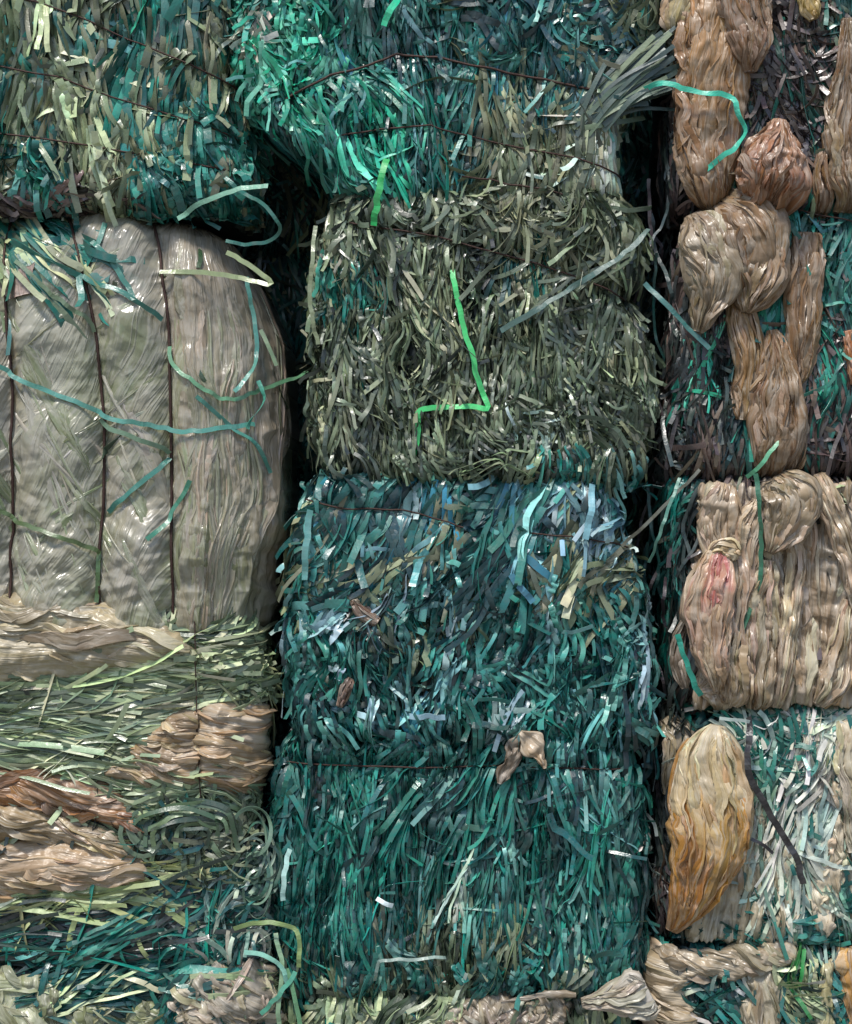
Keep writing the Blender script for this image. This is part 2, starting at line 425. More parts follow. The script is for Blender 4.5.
def solid_strap(name, P, B, Nn, hw_, col, mat, parent=None, th=.35, bow=.0):
    K = len(P); hw_ = np.broadcast_to(np.asarray(hw_, float), (K,))[:, None]
    top = [P - B * hw_, P + Nn * hw_ * bow, P + B * hw_]
    bot = [p - Nn * th for p in top[::-1]]
    V = np.stack(top + bot, 1).reshape(-1, 3)
    i = np.arange(K - 1)[:, None]; j = np.arange(6)[None]; j2 = (j + 1) % 6
    Q = np.stack([i * 6 + j, i * 6 + j2, (i + 1) * 6 + j2, (i + 1) * 6 + j], -1).reshape(-1, 4)
    o = (K - 1) * 6
    Q = np.concatenate([Q, [[0, 5, 4, 1], [1, 4, 3, 2], [o + 1, o + 4, o + 5, o], [o + 2, o + 3, o + 4, o + 1]]])
    return mk(name, W(V), Q, mat, parent, np.broadcast_to(col, (len(V), 4)), smooth=False)

def fill_bale(b, patches, single=60, mat=None):
    r = np.random.default_rng(b.seed * 101 + 5); gs = []
    for P in patches: gs.append(gen_straps(b, P, r))
    G = {}
    Kmax = gs[0]['P'].shape[1]
    for k in gs[0]: G[k] = np.concatenate([g[k] for g in gs])
    vis = (G['P'][:, :, 0].mean(1) > -5) & (G['P'][:, :, 0].mean(1) < 857) & (G['P'][:, :, 1].mean(1) > 0) & (G['P'][:, :, 1].mean(1) < 1024) & (G['P'][:, 0, 2] > -60 - b.back)
    order = np.argsort(-(G['rank'] + np.where(vis, 0, -100)))
    ind = order[:single]; keep = np.ones(len(G['w']), bool); keep[ind] = False
    V, Q, C = strap_fill(G, keep)
    f = mk('strap_mass', W(V), Q, mat or M_STRAP, b.root, C); f['kind'] = 'stuff'
    for i in ind:
        solid_strap('strap', G['P'][i], G['B'][i], G['N'][i], G['w'][i], G['col'][i], mat or M_STRAP, b.root)

def strap_line(name, pts, width, rgb, rough=.3, parent=None, label=None, cat='strap', group=None, twist=None, sharp=False, mat=None, lat=None, jit=0.0):
    """one loose strap along pts (x,y,d); its flat side faces roughly forward unless twisted"""
    p = resample(np.array(pts, float), 4, smooth=not sharp); K = len(p)
    if parent is None:                                     # handled plastic: small kinks and waves along its length
        sd = abs(p[0, 0] * 1.3 + p[0, 1]) ; k_ = np.arange(K)
        p[:, 0] += 1.1 * noise(k_ * .45, sd, 3); p[:, 1] += 1.1 * noise(k_ * .45, sd, 8); p[:, 2] += 1.5 * noise(k_ * .4, sd, 11)
    if jit: p[:, 2] += jit * noise(np.arange(K) * .35, width * 3.3, 12)
    T = unit(np.gradient(p, axis=0))
    tw = np.interp(np.linspace(0, 1, K), np.linspace(0, 1, len(twist)), twist) if twist else .25 * noise(np.arange(K) * .12, width * 7.7, 5)
    if parent is None: tw = tw + .5 * noise(np.arange(K) * .22, width * 3.1 + p[0, 0], 21)
    f = np.array([0, -.15, 1.0]); B0 = unit(np.cross(T, f)); U0 = np.cross(B0, T)
    B = B0 * np.cos(tw)[:, None] + U0 * np.sin(tw)[:, None]; Nn = np.cross(T, B); Nn *= np.where(Nn[:, 2:] < 0, -1, 1)
    col = np.append(lin(rgb), rough)
    o = solid_strap(name, p, B, Nn, width / 2, col, mat or M_STRAP, parent)
    if parent is None:
        # origin at the strap's own middle
        c = W(p[K // 2]); o.data.transform(__import__('mathutils').Matrix.Translation(-Vector(c))); o.location = c
        tag(o, label, cat, group)
    elif label: o['label'] = label
    return o

def folds(a, b_, seed, A=(3, 1.6, 1), f=(26, 9)):
    """creased film: many straight fold lines, most running lengthwise, each fading in and out, so that flat facets meet in sharp edges"""
    r = np.random.default_rng(seed * 7 + 1); h = 0 * a
    wp = .5 * noise(a / 45, b_ / 80, seed + 50)
    def tri(q): return np.abs(q % 2 - 1) - .5
    for i in range(11):                                      # lengthwise pleats
        an = r.normal(0, .13); p = math.exp(r.uniform(math.log(f[1] * .45), math.log(f[0] * 1.1)))
        mk_ = np.clip(.55 + 1.1 * noise(a / (p * 2.2) + i * 9, b_ / (p * 6 + 20), seed + 60 + i), 0, 1)
        amp = A[0] * .62 * (p / f[0]) ** .85 * (1.25 if p < f[1] else 1) * (A[1] / 2.0 if p < f[1] * 1.3 else 1)
        h = h + amp * mk_ * tri((a * math.cos(an) + b_ * math.sin(an)) / p + wp * (12 / p) + r.uniform(0, 9))
    for i in range(9):                                       # crumpling across them
        an = r.uniform(.35, 2.8); p = math.exp(r.uniform(math.log(6), math.log(30)))
        mk_ = np.clip(.35 + 1.3 * noise(a / (p * 1.6) - i * 5, b_ / (p * 1.6), seed + 90 + i), 0, 1)
        h = h + A[2] * 1.5 * (p / 16) ** .8 * mk_ * tri((a * math.cos(an) + b_ * math.sin(an)) / p + .5 * noise(a / 30, b_ / 30, seed + i) + r.uniform(0, 9))
    return h

def pleats(P, B, Nn, w_, col, r, seg=3, lift=.22, uvs=0):
    """thin folded strips of film: P,B,Nn (N,K,3), w_ (N,K) -> vertices, quads, colours, fold coordinates (each facet keeps its own sharp edge)"""
    n, K = P.shape[:2]; t = np.linspace(0, 1, K)[None]
    prof = np.cumsum(r.uniform(.4, 1.6, (n, seg + 1)), 1); prof = (prof - prof[:, :1]) / (prof[:, -1:] - prof[:, :1]) - .5
    zig = r.choice([-1, 1], (n, 1)) * (np.arange(seg + 1) % 2 * 2 - 1) * r.uniform(.3, 1, (n, seg + 1)) * lift
    Vs, Qs, Us, o = [], [], [], 0
    pt = []
    for j in range(seg + 1):
        wob = .22 * np.sin(t * r.uniform(3, 14, (n, 1)) + r.uniform(0, 6, (n, 1))) + .05 * r.normal(0, 1, (n, K))
        hh = zig[:, j:j + 1] * (1 + .7 * np.sin(t * r.uniform(2, 9, (n, 1)) + r.uniform(0, 6, (n, 1)))) + .03 * r.normal(0, 1, (n, K))
        if j in (0, seg): hh = hh * .3 - .22
        pt.append(P + B * (w_ * (prof[:, j:j + 1] + wob * .5))[..., None] + Nn * (w_ * hh)[..., None])
    C = []
    for j in range(seg):
        V = np.stack([pt[j], pt[j + 1]], 2); Vs.append(V.reshape(-1, 3))
        i = np.arange(n)[:, None]; k = np.arange(K - 1)[None]; f = (i * K + k) * 2
        Qs.append(np.stack([f, f + 1, f + 3, f + 2], -1).reshape(-1, 4) + o); o += n * K * 2
        C.append(np.broadcast_to(col[:, None, None, :], (n, K, 2, 4)).reshape(-1, 4))
        s_ = np.concatenate([np.zeros((n, 1)), np.cumsum(np.linalg.norm(np.diff(P, axis=1), axis=-1), 1)], 1)
        U = np.stack([np.broadcast_to((np.arange(n) * 37.7)[:, None, None], (n, K, 2)) + (np.array([0, 1]) + j)[None, None] * (w_ / seg)[..., None], np.broadcast_to(s_[..., None], (n, K, 2))], -1)
        Us.append(U.reshape(-1, 2) * S_)
    return np.concatenate(Vs), np.concatenate(Qs), np.concatenate(C), np.concatenate(Us)

def pleat_cols(cc, r, n, var=.22):
    c = cc * np.exp(r.normal(0, var, (n, 1))) * (1 + r.normal(0, .04, (n, 3)))
    return np.concatenate([np.clip(c, 0, .75), r.random((n, 1))], 1)

def sheet(name, b, poly, col, ang=0, A=(4, 2.4, 1.4), f=(16, 7), lift=2, seed=1, step=.9, edge=9, mat=None, tint=None, label=None, dip=14, sc=1.0, dens=.5, pw=(3, 20), pl=(24, 120), pvar=10):
    """crumpled film pressed on the face of a bale; its outline dips in under the neighbours"""
    xs = [p[0] for p in poly]; ys = [p[1] for p in poly]
    n = int((max(xs) - min(xs) + 20) / step); m = int((max(ys) - min(ys) + 20) / step)
    X, Y = np.meshgrid(np.linspace(min(xs) - 10, max(xs) + 10, n), np.linspace(min(ys) - 10, max(ys) + 10, m), indexing='ij')
    an = math.radians(ang)
    def H(X, Y):
        ed = polydist(X, Y, list(poly) + [poly[0]]); sd_ = np.where(inpoly(X, Y, poly), ed, -ed) + 5 * fbm(X / 16, Y / 16, seed + 60, 3)
        a = X * math.cos(an) - Y * math.sin(an); c = X * math.sin(an) + Y * math.cos(an)
        wa = a + 7 * noise(a / 40, c / 70, seed); h = folds(wa * sc, c * sc, seed, A, f)
        k = np.clip(sd_ / edge, -1, 1); return h * np.clip(k + .2, .1, 1) + lift - dip * (1 - np.sqrt(np.clip(k, 0, 1))), sd_, wa, c
    h, sd_, wa, c = H(X, Y)
    u = b.U(X, Y); P = b.S(u, Y) + b.Nrm(u, Y) * h[..., None]
    Q = grid_quads(n, m).reshape(n - 1, m - 1, 4); Q = Q[(sd_ > -1)[:-1, :-1]].reshape(-1, 4)
    C = lin(np.array(col) * WARM) * (1 + .2 * noise(wa / 14, c / 60, seed + 21) + .12 * noise(X / 20, Y / 20, seed + 22))[..., None]
    if tint:
        g_ = np.clip(fbm(wa / 25, c / 80, seed + 30) * 2.2, 0, 1)[..., None]; C = C * (1 - g_) + lin(tint) * g_
    C = np.concatenate([C, np.full(C.shape[:2] + (1,), .5)], -1)
    used = np.unique(Q); mp = np.zeros(n * m, int); mp[used] = np.arange(len(used))     # drop the unused vertices
    Vb, Qb, Cb, Ub = P.reshape(-1, 3)[used], mp[Q], C.reshape(-1, 4)[used], np.stack([wa, c + seed * 50], -1).reshape(-1, 2)[used] * S_
    r = np.random.default_rng(seed * 11 + 5); area = (sd_ > 0).sum() * step * step
    N_ = int(dens * area * 2.6 / (np.mean(pw) * np.mean(pl) * .6)) + 4
    px = r.uniform(min(xs), max(xs), N_ * 5); py = r.uniform(min(ys), max(ys), N_ * 5); ok = inpoly(px, py, poly); px, py = px[ok][:N_], py[ok][:N_]; N_ = len(px)
    K = 16; L = np.exp(r.uniform(math.log(pl[0]), math.log(pl[1]), N_)); wd = np.exp(r.uniform(math.log(pw[0]), math.log(pw[1]), N_))
    a0 = an + r.normal(0, math.radians(pvar), N_); x_, y_ = px - np.sin(a0) * L / 2, py - np.cos(a0) * L / 2; XX = np.zeros((N_, K)); YY = XX.copy()
    for k in range(K):
        XX[:, k] = x_; YY[:, k] = y_; a_ = a0 + .35 * noise(x_ / 30, y_ / 40, seed + 81)
        x_ = x_ + np.sin(a_) * L / (K - 1); y_ = y_ + np.cos(a_) * L / (K - 1)
    hh, sdp, _, _ = H(XX, YY); t = np.linspace(0, 1, K)[None]
    uu = b.U(XX, YY); nn = b.Nrm(uu, YY)
    PP = b.S(uu, YY) + nn * (hh + r.uniform(-1, 2.4, (N_, 1)) - 4 * np.abs(2 * t - 1) ** 4)[..., None]
    T = unit(np.gradient(PP, axis=1)); B = unit(np.cross(T, nn)); rl = r.normal(0, .5, (N_, 1)) + .3 * np.sin(t * 5 + r.uniform(0, 6, (N_, 1)))
    Nn = np.cross(B, T); B2 = B * np.cos(rl)[..., None] + Nn * np.sin(rl)[..., None]; Nn = Nn * np.cos(rl)[..., None] - B * np.sin(rl)[..., None]
    ww = wd[:, None] * np.clip(np.minimum(sdp / 6 + .1, 1), 0, 1) * np.sqrt(np.clip(1.04 - (2 * t - 1) ** 2, 0, 1)).clip(.25, 1)
    cb = lin(np.array(col) * WARM) * np.ones((N_, 3))
    if tint: cb = np.where((noise(px / 30, py / 40, seed + 30) > .1)[:, None], lin(np.array(tint) * WARM), cb)
    V2, Q2, C2, U2 = pleats(PP, B2, Nn, ww, pleat_cols(cb, r, N_), r)
    mat = mat or M_FILM
    o = mk(name, W(np.concatenate([Vb, V2])), np.concatenate([Qb, Q2 + len(Vb)]), mat, b.root, np.concatenate([Cb, C2]), np.concatenate([Ub, U2]))
    if label: o['label'] = label
    return o

# ------------------------------------------------------------------ film bundles
def bundle(name, b, spine, cols, depth=None, thick=.6, d0=0, A=(3.0, 1.6, 1.0), f=(26, 9), twist=0.0, seed=1, step=1.1, mat=None, stain=None, label=None, cat=None, group=None, press=True, sq=.75, rag=.24, lobes=None, pleat=1.0, wan=.34):
    """gathered plastic film along spine points (x, y, halfwidth[, d]): one body and several strands of the same film
    lying over it, all in one mesh, with folds running lengthwise"""
    sp = np.array([list(p) + [0] * (4 - len(p)) for p in spine], float)
    r = np.random.default_rng(seed * 17 + 3); hm = sp[:, 2].max(); tot = np.hypot(*np.diff(sp[:, :2], axis=0).T).sum()
    if lobes is None: lobes = int(np.clip(hm / 6, 0, 5)) if tot > 60 else int(hm > 14) * 2
    jobs = [(sp, 0, seed, 1.0)]
    pp = resample(sp, 5); T = unit(np.gradient(pp[:, :2], axis=0)); Nx = np.stack([T[:, 1], -T[:, 0]], 1); n = len(pp); tt = np.linspace(0, 1, n)
    for q in range(lobes):
        c = ((q + .5) / lobes - .5) * 1.5 + r.normal(0, .12); t0 = r.uniform(-.05, .3) if r.random() < .6 else 0; t1 = r.uniform(.7, 1.05) if r.random() < .6 else 1
        k = (tt >= t0) & (tt <= t1)
        if k.sum() < 5: continue
        z = pp[k].copy(); off = (c + .22 * noise(tt[k] * 3, q * 3.3, seed + 70)) * z[:, 2]
        z[:, 0] += Nx[k, 0] * off; z[:, 1] += Nx[k, 1] * off
        e = np.minimum(1, np.minimum(tt[k] - tt[k][0], tt[k][-1] - tt[k]) / .14 + .12) ** .6
        z[:, 3] += z[:, 2] * thick * .75 * np.sqrt(np.clip(1 - (c * .8) ** 2, .05, 1)) - 1.5 + 2 * noise(tt[k] * 4, q, seed + 71)
        z[:, 2] = z[:, 2] * r.uniform(.26, .46) * e * (1 + .25 * noise(tt[k] * 5, q * 2, seed + 72))
        jobs.append((z, 1, seed + 5 * q + 2, r.uniform(.86, 1.12)))
    Vs, Qs, Cs, Us, o_ = [], [], [], [], 0
    for (z, lv, sd, tone) in jobs:
        v_, q_, c_, u_ = bundle_geo(b, z, cols, thick if not lv else .8, d0, A if not lv else (A[0] * .5, A[1] * .9, A[2] * .6), f if not lv else (f[0] * .7, f[1] * .8), twist, sd, step, stain, press, sq, rag if not lv else rag * .8)
        c_[:, :3] *= tone
        Vs.append(v_); Qs.append(q_ + o_); Cs.append(c_); Us.append(u_); o_ += len(v_)
    if pleat and hm > 5:
        K = max(8, int(tot / 5)); q = resample(sp, 2); tq = np.linspace(0, 1, len(q)); N_ = int(pleat * (8 + hm * .95) * (1 + tot / 260))
        ta = r.uniform(-.35, .75, N_); tb = np.clip(ta + r.uniform(.25, 1.0, N_), .1, 1.0); ta = np.clip(ta, 0, .85); tb = np.maximum(tb, ta + .15).clip(0, 1)
        t = ta[:, None] + (tb - ta)[:, None] * np.linspace(0, 1, K)[None]
        G = [np.interp(t, tq, q[:, k]) for k in range(4)]; dx, dy = np.gradient(G[0], axis=1), np.gradient(G[1], axis=1); l_ = np.hypot(dx, dy) + 1e-6; nx, ny = dy / l_, -dx / l_
        c0 = np.sin(r.uniform(-1.5, 1.5, N_))[:, None] * .97 + twist * 2.0 * (t - .5) * 2 * r.uniform(.6, 1.1, (N_, 1))
        cc_ = np.clip(c0 + wan * noise(t * tot / 38, c0 * 1.6 + np.arange(N_)[:, None] * .05 + 7, seed + 90) + .08 * noise(t * tot / 12, np.arange(N_)[:, None] * 3.1, seed + 92), -1.03, 1.03); zz = np.sqrt(np.clip(1 - cc_ ** 2, 0, 1))
        w0 = G[2] * (1 + rag * .5 * noise(t * tot / 16, np.sign(cc_) * 5.5, seed + 40))
        Z = G[3] + d0 + w0 ** .8 * hm ** .2 * thick * zz ** .75 + A[0] * .3 + r.uniform(-1.5, 2.5, (N_, 1)) + (2.2 if lobes else .5) + A[2] * 2.2 * noise(G[0] / 13 + cc_ * hm / 9, G[1] / 13, seed + 93) - 4 * np.abs(2 * np.linspace(0, 1, K) - 1)[None] ** 4
        if b is not None and press:
            ux = b.U(G[0], G[1]); Z = Z + b.S(ux, G[1])[..., 2]
        PP = np.stack([G[0] + nx * cc_ * w0, G[1] + ny * cc_ * w0, Z], -1); T = unit(np.gradient(PP, axis=1))
        nn = unit(np.stack([nx * cc_ * 1.0, ny * cc_ * 1.0, .25 + zz], -1)); B = unit(np.cross(T, nn)); rl = r.normal(0, .45, (N_, 1)) + .25 * np.sin(t * 9 + r.uniform(0, 6, (N_, 1)))
        Nn = np.cross(B, T); B2 = B * np.cos(rl)[..., None] + Nn * np.sin(rl)[..., None]; Nn = Nn * np.cos(rl)[..., None] - B * np.sin(rl)[..., None]
        wd = np.exp(r.uniform(math.log(2.5), math.log(max(6, min(22, hm * .8))), N_))[:, None]
        ww = wd * np.sqrt(np.clip(1.04 - (2 * np.linspace(0, 1, K) - 1) ** 2, 0, 1)).clip(.3, 1)[None] * np.clip(G[2] / hm * 1.5, .3, 1)
        cl_ = lin(np.array(cols, float) * WARM); tm = (ta + tb) / 2 + r.normal(0, .05, N_); cb = np.stack([np.interp(tm, np.linspace(0, 1, len(cols)), cl_[:, k]) for k in range(3)], -1)
        for (sx, sy, sr, sc_) in (stain or []):
            k_ = np.exp(-(((PP[:, K // 2, 0] - sx) ** 2 + ((PP[:, K // 2, 1] - sy) * .7) ** 2) / sr ** 2))[:, None]; cb = cb * (1 - k_) + lin(sc_) * k_
        v_, q_, c_, u_ = pleats(PP, B2, Nn, ww, pleat_cols(cb, r, N_, .16), r)
        Vs.append(v_); Qs.append(q_ + o_); Cs.append(c_); Us.append(u_); o_ += len(v_)
    V = np.concatenate(Vs)
    o = mk(name, W(V), np.concatenate(Qs), mat or M_FILM, b.root if b else None, np.concatenate(Cs), np.concatenate(Us))
    if b is None:
        c = W(V.mean(0)); o.data.transform(__import__('mathutils').Matrix.Translation(-Vector(c))); o.location = c
        tag(o, label, cat, group)
    elif label: o['label'] = label
    return o

def bundle_geo(b, sp, cols, thick, d0, A, f, twist, seed, step, stain, press, sq, rag):
    p = resample(sp, step * 1.5); n = len(p)
    xy = p[:, :2]; hw_ = np.maximum(p[:, 2], .6); T = unit(np.gradient(xy, axis=0)); Nx = np.stack([T[:, 1], -T[:, 0]], 1)
    s = np.concatenate([[0], np.cumsum(np.linalg.norm(np.diff(xy, axis=0), axis=1))])
    m = max(24, int(2.9 * hw_.max() * 2 / step) // 2 * 2); th = np.linspace(0, 2 * PI, m, endpoint=False)
    w_ = hw_[:, None]; cs, sn = np.cos(th)[None], np.sin(th)[None]
    ca = np.sign(cs) * np.abs(cs) ** sq; sa = np.sign(sn) * np.abs(sn) ** sq
    hm = hw_.max()
    aa = th[None] * hm * .8 + twist * s[:, None] + 0 * w_; bb = s[:, None] + 0 * aa
    wx = aa + 6 * noise(aa / 34, bb / 50, seed)
    disp = folds(wx, bb, seed, A, f) * np.minimum(1, w_ / hm * 1.4)
    sd = np.where(cs > 0, 1.0, -1.0)
    w_ = w_ * (1 + rag * (noise(bb / 16, sd * 5.5, seed + 40) + .5 * noise(bb / 6, sd * 3.5, seed + 41)))
    X = xy[:, 0][:, None] + Nx[:, 0][:, None] * (w_ * ca + ca * disp * .55)
    Y = xy[:, 1][:, None] + Nx[:, 1][:, None] * (w_ * ca + ca * disp * .55)
    Z = w_ ** .8 * hm ** .2 * thick * sa + disp * sa + (p[:, 3] + d0)[:, None] + 2.5 * noise(bb / 20, aa / 60, seed + 4)
    if b is not None and press:
        u = b.U(xy[:, 0], xy[:, 1]); Z = Z + b.S(u, xy[:, 1])[:, 2][:, None]
    P = np.stack([X, Y, Z], -1)
    i = np.arange(n - 1)[:, None]; j = np.arange(m)[None]; j2 = (j + 1) % m
    Q = np.stack([i * m + j, (i + 1) * m + j, (i + 1) * m + j2, i * m + j2], -1).reshape(-1, 4)
    caps = [[e * m + k, e * m + k + 1, e * m + (m - 2 - k), e * m + (m - 1 - k)] for e in (0, n - 1) for k in range(m // 2 - 1)]
    t = (s / s[-1]); cc = lin(np.array(cols, float) * WARM); tt = np.linspace(0, 1, len(cols))
    tq = np.clip(t[:, None] + .1 * noise(aa / 25, bb / 25, seed + 8), 0, 1)
    C = np.stack([np.interp(tq, tt, cc[:, k]) for k in range(3)], -1)
    C = C * (1 + .16 * noise(wx / 12, bb / 50, seed + 21))[..., None]
    for (sx, sy, sr, sc_) in (stain or []):
        f_ = np.exp(-(((X - sx) ** 2 + ((Y - sy) * .7) ** 2) / sr ** 2) * (1 + .6 * noise(X / 6, Y / 6, seed)))[..., None]
        C = C * (1 - f_) + lin(sc_) * f_
    C = np.concatenate([C, np.full(C.shape[:2] + (1,), .5)], -1)
    return P.reshape(-1, 3), np.concatenate([Q, caps]), C.reshape(-1, 4), np.stack([wx, bb + seed * 50], -1).reshape(-1, 2) * S_

def rect(x0, x1, y0, y1): return [(x0, y0), (x1, y0), (x1, y1), (x0, y1)]

# palettes (sRGB)
OLIVE = [((128, 134, 104), 3), ((108, 118, 92), 3), ((150, 152, 122), 1.6), ((84, 96, 76), 2)]
SAGE = [((162, 174, 132), 3), ((184, 192, 152), 2), ((132, 148, 112), 2), ((92, 108, 84), 1)]
TEAL = [((26, 114, 100), 3), ((16, 88, 80), 3), ((50, 138, 120), 1.4), ((64, 118, 112), 1)]
BTEAL = [((30, 158, 124), 3), ((72, 186, 154), 2), ((12, 110, 92), 2), ((110, 190, 165), .8)]
DTEAL = [((6, 88, 80), 3), ((4, 60, 60), 3), ((16, 112, 100), 2), ((50, 116, 106), 1.2), ((92, 138, 130), .7)]
BLUE = [((42, 114, 106), 3), ((22, 86, 82), 3), ((78, 142, 134), 1.8), ((108, 160, 162), 1), ((16, 58, 64), 2), ((44, 122, 142), .4)]
DARK = [((44, 58, 54), 3), ((30, 40, 42), 3), ((62, 72, 66), 1)]
GREY = [((88, 102, 78), 3), ((68, 82, 64), 3), ((112, 124, 96), 2), ((140, 150, 120), 1.4), ((48, 60, 50), 1.5)]
MURK = [((66, 78, 52), 2), ((56, 84, 58), 2), ((92, 100, 62), 1)]
BROWN = [((72, 60, 58), 3), ((56, 48, 52), 3), ((92, 76, 68), 1.5), ((112, 96, 84), .6)]
PALE = [((176, 188, 170), 2), ((146, 168, 156), 2), ((196, 196, 180), 1)]
WHITEB = [((146, 172, 176), 2), ((170, 184, 182), .7), ((112, 154, 162), 2)]

# ------------------------------------------------------------------ setting
def box(name, x0, x1, y0, y1, z0, z1, mat):
    V = [(x, y, z) for x in (x0, x1) for y in (y0, y1) for z in (z0, z1)]
    Q = [(0, 1, 3, 2), (4, 6, 7, 5), (0, 4, 5, 1), (2, 3, 7, 6), (0, 2, 6, 4), (1, 5, 7, 3)]
    return mk(name, V, Q, mat, smooth=False)
GZ = (1024 - 1292) * S_
g = mk('ground', [(-60, -60, GZ), (60, -60, GZ), (60, 60, GZ), (-60, 60, GZ)], [(0, 1, 2, 3)], M_GROUND, smooth=False); tag(g, kind='structure')
g = box('back_wall', -9, 9, 1.75, 1.95, GZ - .02, 3.6, M_WALL); tag(g, kind='structure')

# second row of bales behind the first, glimpsed through the gaps
k = 0
for gx, side in ((285, 'left'), (652, 'right')):
    for y0, y1 in ((-70, 205), (208, 470), (474, 735), (738, 1010), (1013, 1290)):
        k += 1
        b = Bale('strap_bale', 'shadowed dark bale standing behind, in the %s gap, %s row' % (side, ['topmost', 'second', 'third', 'fourth', 'lowest'][(k - 1) % 5]), gx - 150, gx + 150, y0, y1, R=30, Rv=24, seed=300 + k, back=285, deep=230)
        b.core(inset=10)
        fill_bale(b, [dict(poly=rect(gx - 60, gx + 60, y0, y1), n=1100, pal=GREY, pal2=BLUE, cut=0, h=(-8, 8), w=(3, 5), L=(30, 90), amp=40, wild=.2, stray=.2)], single=0)

# ------------------------------------------------------------------ LEFT COLUMN
# top left bale
b = L1 = Bale('strap_bale', 'bale of wide olive and green plastic straps resting above the film wrapped bale', -130, 240, -62, 208, R=55, Rv=26, seed=11,
              edge=[(-60, 238), (60, 240), (120, 246), (190, 252)])
w1 = [(-60, -20), (40, 3), (90, 22), (130, 40), (175, 58), (214, 74), (232, 84)]
w2 = [(-60, 55), (0, 66), (60, 78), (110, 98), (150, 108), (200, 124), (238, 138)]
w3 = [(-60, 128), (20, 136), (105, 150), (160, 156), (205, 166), (240, 172)]
b.pinch = [(w1, 4, 5), (w2, 4, 5), (w3, 3, 5)]
b.core()
pt = rect(-180, 330, -66, 206)
fill_bale(b, [
    dict(poly=pt, n=1500, pal=DARK, h=(-14, -6), w=(3, 7), L=(30, 90)),
    dict(poly=pt, n=2100, pal=OLIVE, pal2=TEAL, cut=.16, h=(-8, 4), w=(4, 9.5), L=(26, 80), amp=12, csc=26, wild=.1, kink=.16, roll=.6, ripple=2.5,
         blobs=[(150, 100, 34, TEAL), (178, 70, 30, GREY), (205, 60, 26, OLIVE), (160, 165, 30, TEAL), (225, 185, 40, TEAL)]),
    dict(poly=rect(-60, 255, 150, 208), n=420, pal=OLIVE, pal2=TEAL, cut=-.1, h=(-2, 7), w=(5, 9), L=(16, 42), amp=40, wild=.5, stray=.2),
    dict(poly=[(-60, 188), (60, 194), (150, 204), (150, 208), (-60, 208)], n=130, pal=BROWN, h=(0, 6), w=(3, 6), L=(20, 50), ang=80, amp=20),
    dict(poly=rect(-60, 225, -40, 190), n=120, pal=SAGE, pal2=OLIVE, cut=.1, h=(1, 6), w=(5, 8.5), L=(26, 70), amp=10, wild=.1, kink=.25, roll=.5),
    dict(poly=rect(160, 300, 100, 206), n=300, pal=TEAL, h=(-3, 6), w=(4, 8), L=(20, 60), amp=50, ang=25, wild=.3, stray=.25),
], single=90)
for q in (w1, w2, w3): b.wire(q, r=.95, lift=6)

# film wrapped bale: a big round-shouldered bale in stretch film, green straps showing through
b = L2 = Bale('wrapped_bale', 'large bulging bale wrapped in grey translucent film with dark wires, left side', -300, 283, 198, 652, R=110, Rv=84, Rb=30, back=-10, deep=280, seed=21, bulge=10,
              edge=[(198, 90), (206, 165), (216, 196), (232, 222), (250, 236), (285, 252), (330, 268), (380, 277), (440, 282), (490, 282), (530, 277), (590, 268), (625, 264), (648, 244)])
ww0 = [(1, 210), (2, 262), (8, 330), (13, 400), (12, 500), (8, 646)]
ww1 = [(50, 200), (66, 224), (84, 278), (97, 340), (103, 420), (102, 500), (97, 646)]
ww2 = [(140, 205), (154, 240), (165, 300), (170, 380), (172, 480), (171, 646)]
ww3 = [(-120, 205), (-110, 300), (-104, 400), (-104, 500), (-106, 646)]
b.pinch = [(q, 17, 15) for q in (ww0, ww1, ww2, ww3)]
b.core(inset=26)
fill_bale(b, [
    dict(poly=rect(-80, 350, 200, 646), n=1300, pal=MURK, pal2=GREY, h=(-11, -3), w=(4, 9), L=(50, 160), amp=45, ang=10, sc=90, roll=.3, wild=.2, stray=0,
         blobs=[(30, 240, 60, TEAL), (225, 590, 60, MURK), (20, 450, 30, TEAL)]),
    dict(poly=[(-60, 198), (70, 205), (95, 290), (40, 262), (-60, 262)], n=130, pal=TEAL, pal2=SAGE, h=(2, 5), w=(5, 9), L=(40, 90), ang=62, amp=25, roll=.25, wild=.1),
], single=40)
